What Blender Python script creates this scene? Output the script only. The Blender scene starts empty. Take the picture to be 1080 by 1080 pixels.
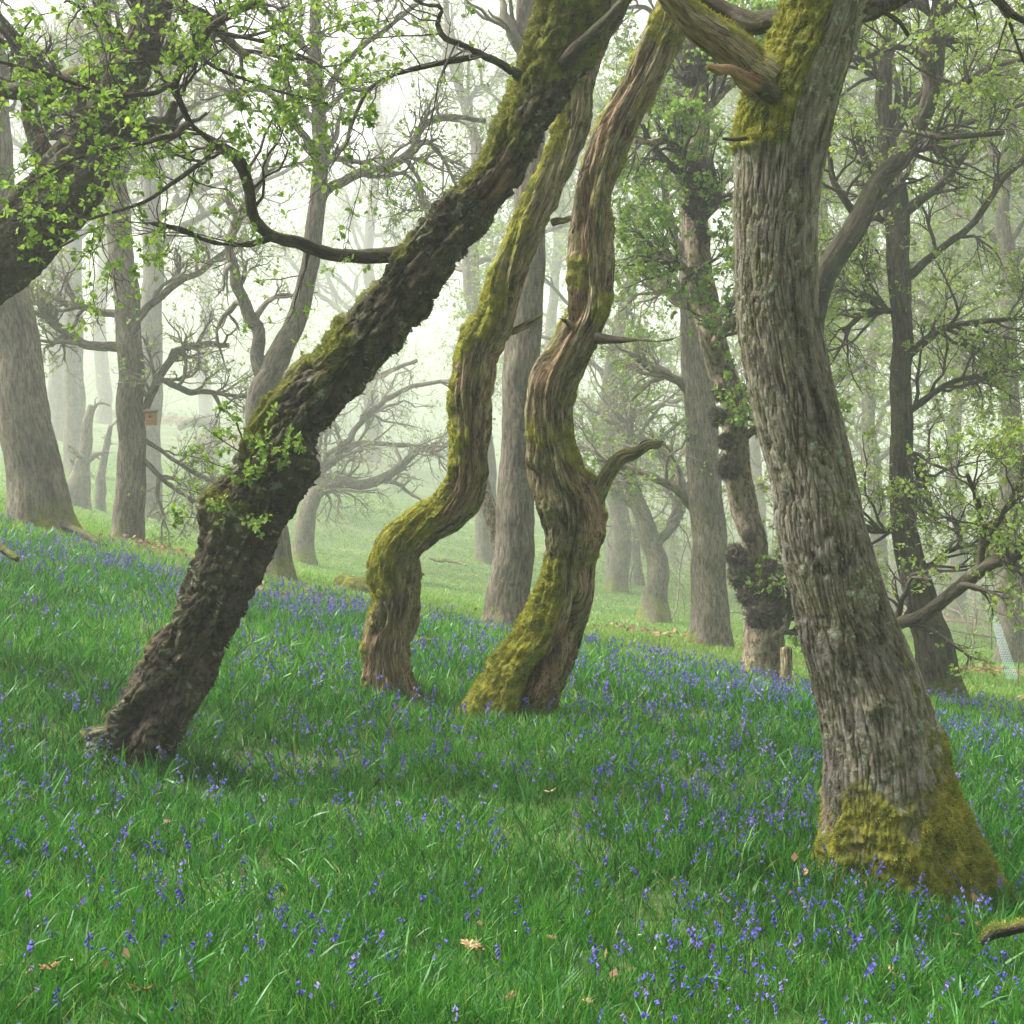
import bpy, math
import numpy as np
from mathutils import Matrix
RAD = math.radians
sc = bpy.context.scene
COL = sc.collection

# ---------------------------------------------------------------- camera
F = 1480.0                      # focal length in photo pixels (1080 wide)
HOR = 450.0                     # eye level row
PITCH = -math.atan((540 - HOR) / F)
cam = bpy.data.cameras.new('camera')
cam.sensor_width = 36.0
cam.lens = 36.0 * F / 1080.0
cam.clip_start = 0.05
cam.clip_end = 2000
cam_o = bpy.data.objects.new('camera', cam)
COL.objects.link(cam_o)
cam_o.location = (0, 0, 0)
cam_o.rotation_euler = (RAD(90) + PITCH, 0, 0)
sc.camera = cam_o

# ---------------------------------------------------------------- world, sun
SUN_EL, SUN_AZ = RAD(52), RAD(-78)
w = bpy.data.worlds.new('World')
sc.world = w
w.use_nodes = True
nt = w.node_tree
nt.nodes.clear()
out = nt.nodes.new('ShaderNodeOutputWorld')
bg = nt.nodes.new('ShaderNodeBackground')
sky = nt.nodes.new('ShaderNodeTexSky')
sky.sky_type = 'NISHITA'
sky.sun_disc = False
sky.sun_elevation = SUN_EL
sky.sun_rotation = SUN_AZ
sky.air_density = 1.0
sky.dust_density = 6.0
sky.ozone_density = 0.6
hs = nt.nodes.new('ShaderNodeHueSaturation')
hs.inputs['Saturation'].default_value = 0.30
nt.links.new(sky.outputs[0], hs.inputs['Color'])
nt.links.new(hs.outputs[0], bg.inputs[0])
bg.inputs[1].default_value = 0.088
nt.links.new(bg.outputs[0], out.inputs[0])
sun = bpy.data.lights.new('sun', 'SUN')
sun.energy = 4.6
sun.angle = RAD(22)
sun.color = (1.0, 0.96, 0.9)
sun_o = bpy.data.objects.new('sun', sun)
COL.objects.link(sun_o)
from mathutils import Vector
sd = Vector((math.sin(SUN_AZ) * math.cos(SUN_EL), math.cos(SUN_AZ) * math.cos(SUN_EL), math.sin(SUN_EL)))
sun_o.rotation_euler = sd.to_track_quat('Z', 'Y').to_euler()
sun_o.location = sd * 60
sc.view_settings.view_transform = 'Standard'
sc.view_settings.look = 'None'
sc.view_settings.gamma = 1.0
sc.view_settings.exposure = 1.45
sc.render.engine = 'CYCLES'
cy = sc.cycles
cy.use_denoising = True
cy.max_bounces = 6
cy.diffuse_bounces = 3
cy.glossy_bounces = 1
cy.transmission_bounces = 3
cy.transparent_max_bounces = 8
cy.volume_bounces = 4
cy.caustics_reflective = False
cy.caustics_refractive = False

# ---------------------------------------------------------------- helpers
def DM(D):
    """traced depth -> metres: far depths are stretched so the even haze fades them more"""
    return np.where(np.asarray(D, float) < 10, D, np.where(np.asarray(D, float) < 18, 10 + (np.asarray(D, float) - 10) * 2.0, 26.0 + (np.asarray(D, float) - 18) * 5.5))
def P(px, py, D):
    """photo pixel and traced depth -> world point"""
    D = float(DM(D))
    x = (px - 540) / F
    y = (540 - py) / F
    c, s = math.cos(PITCH), math.sin(PITCH)
    return np.array([x * D, c * D - s * y * D, s * D + c * y * D])

def hsh(i, j, k, seed):
    h = (i * 374761393 + j * 668265263 + k * 1440662683 + seed * 974711) & 0xffffffff
    h = ((h ^ (h >> 13)) * 1274126177) & 0xffffffff
    h = ((h ^ (h >> 15)) * 2246822519) & 0xffffffff
    return ((h ^ (h >> 16)) & 0xffffff) / 8388607.5 - 1.0

def vn(p, seed=0):
    p = np.asarray(p, dtype=np.float64)
    f = np.floor(p)
    i = f.astype(np.int64)
    t = p - f
    t = t * t * t * (t * (t * 6 - 15) + 10)
    x, y, z = i[..., 0], i[..., 1], i[..., 2]
    u, v, ww = t[..., 0], t[..., 1], t[..., 2]
    def L(a, b, q): return a + (b - a) * q
    c = [[[hsh(x + a, y + b, z + d, seed) for d in (0, 1)] for b in (0, 1)] for a in (0, 1)]
    return L(L(L(c[0][0][0], c[0][0][1], ww), L(c[0][1][0], c[0][1][1], ww), v),
             L(L(c[1][0][0], c[1][0][1], ww), L(c[1][1][0], c[1][1][1], ww), v), u)

def fbm(p, octv=4, seed=0, gain=0.5):
    a, s, tot = 1.0, 0.0, 0.0
    q = np.array(p, dtype=np.float64)
    for o in range(octv):
        s = s + a * vn(q, seed + o * 17)
        tot += a
        a *= gain
        q = q * 2.03 + 11.7
    return s / tot

def sm(a, b, x):
    t = np.clip((x - a) / (b - a), 0, 1)
    return t * t * (3 - 2 * t)

def nrm(v):
    return v / np.maximum(np.linalg.norm(v, axis=-1, keepdims=True), 1e-9)

class MB:
    """collects geometry; built as ONE mesh object"""
    def __init__(s):
        s.v, s.q, s.t, s.a, s.n, s.qm, s.tm = [], [], [], {}, 0, [], []
    def add(s, v, q=None, t=None, mat=0, **attrs):
        v = np.asarray(v, dtype=np.float32).reshape(-1, 3)
        for k, val in attrs.items():
            val = np.broadcast_to(np.asarray(val, dtype=np.float32).reshape(-1, 3) if np.ndim(val) else np.full((1, 3), val), (len(v), 3))
            if k not in s.a:
                s.a[k] = [np.zeros((s.n, 3), np.float32)] if s.n else []
            s.a[k].append(val)
        for k in s.a:
            if k not in attrs:
                s.a[k].append(np.zeros((len(v), 3), np.float32))
        if q is not None and len(q):
            s.q.append(np.asarray(q, dtype=np.int64) + s.n); s.qm.append(np.full(len(q), mat))
        if t is not None and len(t):
            s.t.append(np.asarray(t, dtype=np.int64) + s.n); s.tm.append(np.full(len(t), mat))
        s.v.append(v)
        s.n += len(v)
    def build(s, name, mats, parent=None, smooth=True):
        me = bpy.data.meshes.new(name)
        V = np.concatenate(s.v) if s.v else np.zeros((0, 3), np.float32)
        Q = np.concatenate(s.q) if s.q else np.zeros((0, 4), np.int64)
        T = np.concatenate(s.t) if s.t else np.zeros((0, 3), np.int64)
        me.vertices.add(len(V)); me.vertices.foreach_set('co', V.ravel())
        li = np.concatenate([Q.ravel(), T.ravel()]).astype(np.int32)
        me.loops.add(len(li)); me.loops.foreach_set('vertex_index', li)
        nq, ntri = len(Q), len(T)
        me.polygons.add(nq + ntri)
        st = np.concatenate([np.arange(nq) * 4, nq * 4 + np.arange(ntri) * 3]).astype(np.int32)
        me.polygons.foreach_set('loop_start', st)
        mi = np.concatenate([np.concatenate(s.qm) if s.qm else np.zeros(0), np.concatenate(s.tm) if s.tm else np.zeros(0)]).astype(np.int32)
        if not isinstance(mats, (list, tuple)): mats = [mats]
        for m in mats: me.materials.append(m)
        me.polygons.foreach_set('material_index', mi)
        me.update(calc_edges=True)
        if smooth:
            me.polygons.foreach_set('use_smooth', np.ones(nq + ntri, dtype=bool))
        for k, val in s.a.items():
            at = me.attributes.new(k, 'FLOAT_VECTOR', 'POINT')
            at.data.foreach_set('vector', np.concatenate(val).astype(np.float32).ravel())
        o = bpy.data.objects.new(name, me)
        COL.objects.link(o)
        if parent is not None:
            o.parent = parent
            if parent.type == 'EMPTY':
                o.matrix_parent_inverse = Matrix.Translation(-parent.location)
        return o

def tag(o, label=None, cat=None, group=None, kind=None):
    if label: o['label'] = label
    if cat: o['category'] = cat
    if group: o['group'] = group
    if kind: o['kind'] = kind
    return o

def thing(name, label, cat, loc, group=None):
    o = bpy.data.objects.new(name, None)
    o.empty_display_size = 0.2
    COL.objects.link(o)
    o.location = Vector([float(c) for c in loc])
    return tag(o, label, cat, group)

# ---------------------------------------------------------------- ground height
ANCH = [(0, 1080, 3.3), (540, 1080, 3.75), (1080, 1080, 4.2), (130, 812, 7.0), (945, 945, 5.8), (548, 752, 8.7), (412, 736, 9.0),
        (533, 667, 13), (43, 558, 14), (135, 572, 16), (317, 565, 24), (293, 614, 14.5), (748, 682, 16), (690, 650, 21), (803, 722, 12.5),
        (990, 742, 12.5), (230, 455, 36), (60, 453, 34), (80, 512, 25), (1000, 650, 30), (1000, 575, 60), (1000, 420, 110), (600, 520, 42),
        (520, 430, 65), (520, 270, 110), (100, 405, 50), (100, 245, 95), (0, 700, 8.0), (640, 690, 12), (1080, 752, 12), (300, 650, 11.5),
        (700, 880, 6.0), (330, 880, 5.8), (1075, 860, 7.2), (850, 640, 24), (250, 520, 26), (450, 560, 26), (0, 600, 11)]
A3 = np.array([P(*a) for a in ANCH] + [(-6, -3, -0.6), (0, -4, -1.4), (6, -3, -2.0), (-20, 10, 3.2), (-30, 30, 5.0), (-110, 130, 22), (25, 12, -4.2), (50, 35, -7.5),
                                       (120, 170, -8.0), (0, 590, 76), (-220, 590, 100), (220, 590, 54), (0, -12, -1.2), (-12, -12, 0.2), (12, -12, -2.6), (-190, 80, 30), (190, 80, -12)])
def warp(xy):
    r = np.hypot(xy[..., 0], xy[..., 1] + 2) + 4.0
    return xy / (r[..., None] ** 0.45) * 3
def U(r2):
    return 0.5 * r2 * np.log(r2 + 1e-9)
AX = warp(A3[:, :2])
_n = len(AX)
_K = U(((AX[:, None] - AX[None]) ** 2).sum(-1)) + np.eye(_n) * 0.6
_Pm = np.c_[np.ones(_n), AX]
_M = np.block([[_K, _Pm], [_Pm.T, np.zeros((3, 3))]])
_W = np.linalg.solve(_M, np.r_[A3[:, 2], np.zeros(3)])
def ground(x, y):
    x = np.atleast_1d(np.asarray(x, float)); y = np.atleast_1d(np.asarray(y, float))
    xy = warp(np.stack([x, y], -1)).reshape(-1, 2)
    res = np.empty(len(xy))
    for i in range(0, len(xy), 60000):
        c = xy[i:i + 60000]
        res[i:i + 60000] = U(((c[:, None] - AX[None]) ** 2).sum(-1)) @ _W[:_n] + _W[_n] + c @ _W[_n + 1:]
    z = res.reshape(x.shape)
    p = np.stack([x, y, np.zeros_like(x)], -1)
    z = z + 0.05 * vn(p * 0.9, 5) + 0.025 * vn(p * 3.1, 6) * (np.abs(y) < 60)
    return z

# ---------------------------------------------------------------- materials
def mat(name):
    m = bpy.data.materials.new(name)
    m.use_nodes = True
    n = m.node_tree
    n.nodes.clear()
    return m, n
def N(n, typ, **kw):
    nd = n.nodes.new('ShaderNode' + typ)
    for k, v in kw.items():
        if k.startswith('i_'):
            key = k[2:]
            nd.inputs[int(key) if key.isdigit() else key].default_value = v
        else:
            setattr(nd, k, v)
    return nd
def ramp(n, src, stops, interp='LINEAR'):
    r = n.nodes.new('ShaderNodeValToRGB')
    r.color_ramp.interpolation = interp
    e = r.color_ramp.elements
    while len(e) < len(stops): e.new(0.5)
    for i, (p, c) in enumerate(stops):
        e[i].position = p
        e[i].color = tuple(c) + (1,) if len(c) == 3 else c
    n.links.new(src, r.inputs[0])
    return r.outputs[0]
def mixc(n, f, a, b, typ='MIX'):
    m = n.nodes.new('ShaderNodeMix')
    m.data_type = 'RGBA'; m.blend_type = typ
    for s, v in ((m.inputs[0], f), (m.inputs[6], a), (m.inputs[7], b)):
        if hasattr(v, 'links'): n.links.new(v, s)
        else: s.default_value = v if not isinstance(v, tuple) else (tuple(v) + (1,) if len(v) == 3 else v)
    return m.outputs[2]
def mth(n, op, a, b=None, clamp=False):
    m = n.nodes.new('ShaderNodeMath'); m.operation = op; m.use_clamp = clamp
    for s, v in ((m.inputs[0], a), (m.inputs[1], b)):
        if v is None: continue
        if hasattr(v, 'links'): n.links.new(v, s)
        else: s.default_value = v
    return m.outputs[0]
def noise(n, vec, scale, detail=4, rough=0.6, dist=0.0, stretch=None):
    if stretch:
        mp = N(n, 'Mapping'); mp.inputs['Scale'].default_value = stretch
        n.links.new(vec, mp.inputs[0]); vec = mp.outputs[0]
    t = N(n, 'TexNoise'); t.inputs['Scale'].default_value = scale
    t.inputs['Detail'].default_value = detail; t.inputs['Roughness'].default_value = rough
    t.inputs['Distortion'].default_value = dist
    n.links.new(vec, t.inputs['Vector'])
    return t.outputs['Fac']

def bark_mat(name, dark, light, moss1, moss2, lichen=(0.42, 0.46, 0.38), lich_amt=0.5, wood1=(0.10, 0.035, 0.020), wood2=(0.36, 0.22, 0.12),
             algae=(0.10, 0.12, 0.04), algae_amt=0.35, stretch=(1, 1, 0.22), scale=30, bump=0.6, fibre=False):
    m, n = mat(name)
    o = N(n, 'OutputMaterial'); b = N(n, 'BsdfPrincipled')
    n.links.new(b.outputs[0], o.inputs[0])
    at = N(n, 'Attribute', attribute_name='bco').outputs['Vector']
    mk = N(n, 'Attribute', attribute_name='msk').outputs['Vector']
    sp = N(n, 'SeparateXYZ'); n.links.new(mk, sp.inputs[0])
    moss, wood, rnd = sp.outputs
    f1 = noise(n, at, scale, 5, 0.65, 0.4, stretch)
    f2 = noise(n, at, scale * 0.12, 3, 0.6, 0.3, (1, 1, 0.5))
    f3 = noise(n, at, 26, 4, 0.7)
    f4 = noise(n, at, 5, 3, 0.6)
    col = ramp(n, f1, [(0.40, dark), (0.58, light)])
    var = ramp(n, f2, [(0.35, (0.60, 0.58, 0.56)), (0.65, (1.3, 1.27, 1.2))])
    col = mixc(n, 1.0, col, var, 'MULTIPLY')
    al = ramp(n, f4, [(0.42, (0, 0, 0)), (0.66, (algae_amt,) * 3)])
    col = mixc(n, al, col, algae)
    if fibre:
        ff = noise(n, at, 150, 3, 0.7, 0.3, (1, 1, 0.07))
        col = mixc(n, 1.0, col, ramp(n, ff, [(0.38, (0.45, 0.42, 0.40)), (0.56, (1.25, 1.22, 1.18))]), 'MULTIPLY')
    li = ramp(n, mth(n, 'MULTIPLY', f3, mth(n, 'ADD', f4, 0.5)), [(0.60, (0, 0, 0)), (0.68, (lich_amt,) * 3)])
    col = mixc(n, li, col, lichen)
    wc = ramp(n, noise(n, at, 22, 4, 0.6, 0.5, (1, 1, 0.10)), [(0.36, wood1), (0.46, tuple(0.4 * a + 0.6 * c for a, c in zip(wood1, wood2))), (0.60, wood2)])
    if fibre: wc = mixc(n, 1.0, wc, ramp(n, ff, [(0.40, (0.35, 0.30, 0.28)), (0.55, (1.2, 1.2, 1.2))]), 'MULTIPLY')
    col = mixc(n, wood, col, wc)
    ed = mth(n, 'ADD', moss, mth(n, 'MULTIPLY', mth(n, 'SUBTRACT', noise(n, at, 38, 4, 0.7), 0.5), 0.9))
    mm = ramp(n, ed, [(0.38, (0, 0, 0)), (0.62, (1, 1, 1))])
    mc = ramp(n, noise(n, at, 14, 4, 0.7), [(0.35, moss1), (0.65, moss2)])
    col = mixc(n, mm, col, mc)
    n.links.new(col, b.inputs['Base Color'])
    b.inputs['Roughness'].default_value = 0.9
    b.inputs['Specular IOR Level'].default_value = 0.25
    bp = N(n, 'Bump'); bp.inputs['Strength'].default_value = bump; bp.inputs['Distance'].default_value = 0.03
    h = mth(n, 'ADD', mth(n, 'MULTIPLY', f1, 1.0), mth(n, 'MULTIPLY', ff if fibre else noise(n, at, 120, 3, 0.7), 0.7))
    n.links.new(h, bp.inputs['Height'])
    n.links.new(bp.outputs[0], b.inputs['Normal'])
    return m

def leaf_mat(name, stops, rough=0.55, trans=0.45, attr='rnd', spec=0.3):
    m, n = mat(name)
    o = N(n, 'OutputMaterial')
    at = N(n, 'Attribute', attribute_name=attr)
    sp = N(n, 'SeparateXYZ'); n.links.new(at.outputs['Vector'], sp.inputs[0])
    c = ramp(n, sp.outputs[0], stops)
    b = N(n, 'BsdfPrincipled'); b.inputs['Roughness'].default_value = rough
    b.inputs['Specular IOR Level'].default_value = spec
    n.links.new(c, b.inputs['Base Color'])
    tr = N(n, 'BsdfTranslucent')
    n.links.new(mixc(n, 1.0, c, (1.3, 1.25, 0.6), 'MULTIPLY'), tr.inputs[0])
    mx = N(n, 'MixShader'); mx.inputs[0].default_value = trans
    n.links.new(b.outputs[0], mx.inputs[1]); n.links.new(tr.outputs[0], mx.inputs[2])
    n.links.new(mx.outputs[0], o.inputs[0])
    return m

def plain_mat(name, c1, c2, scale=20, rough=0.85, bump=0.4, coord='Object'):
    m, n = mat(name)
    o = N(n, 'OutputMaterial'); b = N(n, 'BsdfPrincipled')
    tc = N(n, 'TexCoord').outputs[coord]
    f = noise(n, tc, scale, 5, 0.65, 0.2)
    n.links.new(ramp(n, f, [(0.35, c1), (0.65, c2)]), b.inputs['Base Color'])
    b.inputs['Roughness'].default_value = rough
    bp = N(n, 'Bump'); bp.inputs['Strength'].default_value = bump; bp.inputs['Distance'].default_value = 0.01
    n.links.new(f, bp.inputs['Height']); n.links.new(bp.outputs[0], b.inputs['Normal'])
    n.links.new(b.outputs[0], o.inputs[0])
    return m

MOSS1, MOSS2 = (0.06, 0.08, 0.012), (0.28, 0.27, 0.04)
M = {}
M['oak'] = bark_mat('oak_bark', (0.080, 0.068, 0.058), (0.310, 0.282, 0.245), MOSS1, MOSS2, lich_amt=0.6, algae_amt=0.55, algae=(0.15, 0.145, 0.05))
M['rough'] = bark_mat('rough_bark', (0.010, 0.008, 0.006), (0.105, 0.083, 0.060), (0.08, 0.09, 0.010), (0.22, 0.22, 0.035), lich_amt=0.55, algae_amt=0.5,
                      algae=(0.10, 0.11, 0.03), stretch=(1, 1, 0.75), scale=34, bump=0.8)
M['dead'] = bark_mat('weathered_wood', (0.050, 0.036, 0.024), (0.38, 0.33, 0.22), (0.10, 0.12, 0.015), (0.38, 0.36, 0.05), lich_amt=0.3, algae_amt=0.6,
                     algae=(0.22, 0.23, 0.06), stretch=(1, 1, 0.14), scale=34, bump=0.9, wood1=(0.08, 0.030, 0.018), wood2=(0.42, 0.29, 0.18), fibre=True)
M['grey'] = bark_mat('grey_bark', (0.075, 0.060, 0.050), (0.230, 0.198, 0.165), (0.10, 0.12, 0.02), (0.24, 0.25, 0.05), lich_amt=0.2, algae_amt=0.4,
                     algae=(0.13, 0.14, 0.06), scale=36)
M['birch'] = bark_mat('flaky_bark', (0.09, 0.06, 0.045), (0.42, 0.34, 0.26), MOSS1, MOSS2, lich_amt=0.3, algae_amt=0.2, scale=24, stretch=(1, 1, 0.5))
M['darkb'] = bark_mat('dark_bark', (0.025, 0.019, 0.015), (0.105, 0.083, 0.066), (0.05, 0.06, 0.01), (0.14, 0.16, 0.03), lich_amt=0.2, algae_amt=0.5,
                      algae=(0.06, 0.075, 0.02))
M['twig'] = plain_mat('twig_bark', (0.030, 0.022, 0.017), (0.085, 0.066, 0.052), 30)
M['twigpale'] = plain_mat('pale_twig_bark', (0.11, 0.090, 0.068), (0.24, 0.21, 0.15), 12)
M['leaf'] = leaf_mat('young_leaf', [(0.0, (0.10, 0.20, 0.035)), (0.5, (0.19, 0.32, 0.065)), (1.0, (0.34, 0.45, 0.12))])
M['leafdull'] = leaf_mat('soft_leaf', [(0.0, (0.12, 0.20, 0.040)), (0.5, (0.23, 0.34, 0.075)), (1.0, (0.38, 0.47, 0.14))])
M['leafdark'] = leaf_mat('dark_leaf', [(0.0, (0.02, 0.055, 0.015)), (1.0, (0.06, 0.12, 0.03))], trans=0.25)
M['grass'] = leaf_mat('grass_blade', [(0.0, (0.010, 0.058, 0.013)), (0.35, (0.038, 0.190, 0.024)), (0.72, (0.115, 0.345, 0.042)), (0.93, (0.26, 0.38, 0.09)), (1.0, (0.36, 0.29, 0.13))],
                      rough=0.42, trans=0.35, spec=0.45)
M['moss'] = leaf_mat('moss_tuft', [(0.0, (0.05, 0.08, 0.010)), (0.45, (0.25, 0.26, 0.022)), (1.0, (0.62, 0.56, 0.09))], rough=0.9, trans=0.3, spec=0.1)
M['mossd'] = leaf_mat('dark_moss_tuft', [(0.0, (0.04, 0.06, 0.010)), (0.5, (0.13, 0.15, 0.018)), (1.0, (0.28, 0.28, 0.04))], rough=0.9, trans=0.3, spec=0.1)
M['bell'] = leaf_mat('bluebell_petal', [(0.0, (0.070, 0.060, 0.42)), (0.5, (0.15, 0.13, 0.60)), (1.0, (0.36, 0.28, 0.68))], rough=0.6, trans=0.3)
M['stem'] = leaf_mat('bluebell_stem', [(0.0, (0.06, 0.14, 0.02)), (1.0, (0.10, 0.10, 0.08))], trans=0.1)
M['deadleaf'] = leaf_mat('dead_leaf', [(0.0, (0.16, 0.06, 0.025)), (0.5, (0.36, 0.17, 0.07)), (1.0, (0.60, 0.42, 0.24))], trans=0.15, rough=0.8)
M['bracken'] = leaf_mat('dry_bracken', [(0.0, (0.16, 0.08, 0.05)), (1.0, (0.38, 0.24, 0.15))], trans=0.2, rough=0.8)

# ground material
m, n = mat('meadow_soil')
o_ = N(n, 'OutputMaterial'); b_ = N(n, 'BsdfPrincipled')
pos = N(n, 'NewGeometry').outputs['Position']
g1 = noise(n, pos, 0.35, 5, 0.6)
g2 = noise(n, pos, 3.0, 5, 0.7)
g3 = noise(n, pos, 22, 4, 0.7)
c_ = ramp(n, g3, [(0.3, (0.030, 0.065, 0.012)), (0.7, (0.085, 0.16, 0.032))])
c_ = mixc(n, ramp(n, g1, [(0.45, (0, 0, 0)), (0.7, (0.75, 0.75, 0.75))]), c_, (0.24, 0.27, 0.10))
c_ = mixc(n, ramp(n, g2, [(0.58, (0, 0, 0)), (0.75, (0.45, 0.45, 0.45))]), c_, (0.13, 0.085, 0.05))
n.links.new(c_, b_.inputs['Base Color']); b_.inputs['Roughness'].default_value = 0.95
bp_ = N(n, 'Bump'); bp_.inputs['Strength'].default_value = 0.6; bp_.inputs['Distance'].default_value = 0.04
n.links.new(g3, bp_.inputs['Height']); n.links.new(bp_.outputs[0], b_.inputs['Normal'])
n.links.new(b_.outputs[0], o_.inputs[0])
M['ground'] = m

# ---------------------------------------------------------------- ground sheet
def axis(a, b, n, p):
    t = np.linspace(-1, 1, n)
    return np.sign(t) * np.abs(t) ** p * (b - a) / 2 + (a + b) / 2
gx = axis(-330, 330, 381, 2.9)
ty = np.linspace(0, 1, 361)
gy = -18 + 20 * ty + 598 * ty ** 3.0
GX, GY = np.meshgrid(gx, gy)
GZ = ground(GX.ravel(), GY.ravel())
mb = MB()
idx = np.arange(GX.size).reshape(GX.shape)
q = np.stack([idx[:-1, :-1], idx[:-1, 1:], idx[1:, 1:], idx[1:, :-1]], -1).reshape(-1, 4)
mb.add(np.stack([GX.ravel(), GY.ravel(), GZ], -1), q)
go = mb.build('ground', M['ground'])
tag(go, kind='structure')

# ---------------------------------------------------------------- haze
hm, n = mat('haze_air')
ho = N(n, 'OutputMaterial')
pv = N(n, 'VolumePrincipled')
pv.inputs['Color'].default_value = (0.925, 0.955, 0.935, 1)
HAZE_DENSITY = 0.0044
pv.inputs['Density'].default_value = HAZE_DENSITY
pv.inputs['Anisotropy'].default_value = 0.4
n.links.new(pv.outputs[0], ho.inputs['Volume'])
x0, x1, y0, y1, z0, z1 = -332, 332, -20, 604, float(GZ.min()) - 1.0, max(32.0, float(GZ.max()) + 1.0)
mb = MB()
mb.add([(x, y, z) for x in (x0, x1) for y in (y0, y1) for z in (z0, z1)],
       [(0, 1, 3, 2), (4, 6, 7, 5), (0, 4, 5, 1), (2, 3, 7, 6), (0, 2, 6, 4), (1, 5, 7, 3)])
hz = mb.build('haze', hm, smooth=False)
tag(hz, kind='stuff')

# ---------------------------------------------------------------- limbs
def resample(pts, rad, step):
    pts = np.asarray(pts, float); rad = np.asarray(rad, float)
    if len(pts) == 2:
        pts = np.stack([pts[0], (pts[0] + pts[1]) / 2, pts[1]]); rad = np.array([rad[0], rad.mean(), rad[1]])
    e0 = 2 * pts[0] - pts[1]; e1 = 2 * pts[-1] - pts[-2]
    Q = np.vstack([e0, pts, e1]); out = []; ro = []
    for i in range(len(pts) - 1):
        a, b, c, d = Q[i], Q[i + 1], Q[i + 2], Q[i + 3]
        k = max(2, int(np.linalg.norm(c - b) / step) + 1)
        t = np.linspace(0, 1, k, endpoint=False)[:, None]
        out.append(0.5 * (2 * b + (c - a) * t + (2 * a - 5 * b + 4 * c - d) * t ** 2 + (3 * b - a - 3 * c + d) * t ** 3))
        tt = t[:, 0]; tt = tt * tt * (3 - 2 * tt) * 0.5 + tt * 0.5
        ro.append(rad[i] + (rad[i + 1] - rad[i]) * tt)
    out.append(pts[-1:]); ro.append(rad[-1:])
    C = np.concatenate(out); R = np.concatenate(ro)
    s = np.r_[0, np.cumsum(np.linalg.norm(np.diff(C, axis=0), axis=1))]
    k = max(4, int(s[-1] / step) + 1)
    S = np.linspace(0, s[-1], k)
    C = np.stack([np.interp(S, s, C[:, j]) for j in range(3)], -1); R = np.interp(S, s, R)
    h = max(1, int(0.22 * k / max(len(pts) - 1, 1)))
    if k > 12 and h > 1:                                    # take the creases out at the knots
        ker = np.hanning(2 * h + 3); ker /= ker.sum(); h += 1
        def smo(a):
            a = np.r_[2 * a[0] - a[1:h + 1][::-1], a, 2 * a[-1] - a[-h - 1:-1][::-1]]
            return np.convolve(a, ker, 'valid')
        R = np.maximum(smo(R), 1e-4); C = np.stack([smo(C[:, j]) for j in range(3)], -1)
    return C, R, S

def tube(mb, pts, rad, nu=24, step=0.05, disp=None, mask=None, seed=0, wander=0.0, ref=(0, -1, 0), mat=0, cap=True, cushion=0.0):
    C, R, S = resample(pts, rad, step)
    if wander:
        fq = min(3.1, 0.30 / max(float(np.mean(R)), 0.01))
        q = np.stack([S * fq, S * 0 + 0.37, S * 0 + seed + 0.21], -1)
        off = np.stack([fbm(q, 2, seed), fbm(q, 2, seed + 5), fbm(q, 2, seed + 9)], -1)
        C = C + off * wander * R[:, None] * sm(0, 0.15, S / S[-1])[:, None]
    T = nrm(np.gradient(C, axis=0))
    ref = np.asarray(ref, float)
    if ref.ndim == 1: ref = np.broadcast_to(ref, T.shape)
    Nn = nrm(ref - (ref * T).sum(-1, keepdims=True) * T)
    B = np.cross(T, Nn)
    th = np.arange(nu) / nu * 2 * math.pi
    ct, stt = np.cos(th)[None, :, None], np.sin(th)[None, :, None]
    rd = ct * Nn[:, None] + stt * B[:, None]
    TH, SS = np.meshgrid(th, S)
    RR = np.repeat(R[:, None], nu, 1)
    rm = float(np.mean(R))
    bco = np.stack([np.cos(TH) * RR, np.sin(TH) * RR, SS], -1) + seed * 3.7
    d = 0
    if disp is not None:
        d = disp(TH, SS, RR, bco)
    rr = RR + d
    V = C[:, None] + rd * rr[..., None]
    if mask is None: msk = np.zeros(V.shape)
    else:
        msk = mask(TH, SS, RR, bco, rd, V)
        if cushion:
            e = sm(0.40, 0.75, msk[..., 0] + 0.25 * fbm(bco * 22, 3, seed + 60))
            h_ = cushion * e * (0.55 + 0.9 * np.abs(vn(bco * 26, seed + 61)) + 0.6 * fbm(bco * 60, 2, seed + 62))
            V = V + rd * h_[..., None]
    ns = len(S)
    idx = np.arange(ns * nu).reshape(ns, nu)
    nx = np.roll(idx, -1, 1)
    q = np.stack([idx[:-1], nx[:-1], nx[1:], idx[1:]], -1).reshape(-1, 4)
    v = V.reshape(-1, 3); bc = bco.reshape(-1, 3); mk = msk.reshape(-1, 3)
    if cap:
        v = np.vstack([v, C[-1] + T[-1] * R[-1] * 0.3]); bc = np.vstack([bc, bc[-1:]]); mk = np.vstack([mk, mk[-1:]])
        c = ns * nu
        t = np.stack([idx[-1], nx[-1], np.full(nu, c)], -1)
    else: t = None
    mb.add(v, q, t, mat=mat, bco=bc, msk=mk)
    return dict(C=C, R=R, S=S, T=T, V=V, rd=rd, msk=msk, rr=rr)

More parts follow.
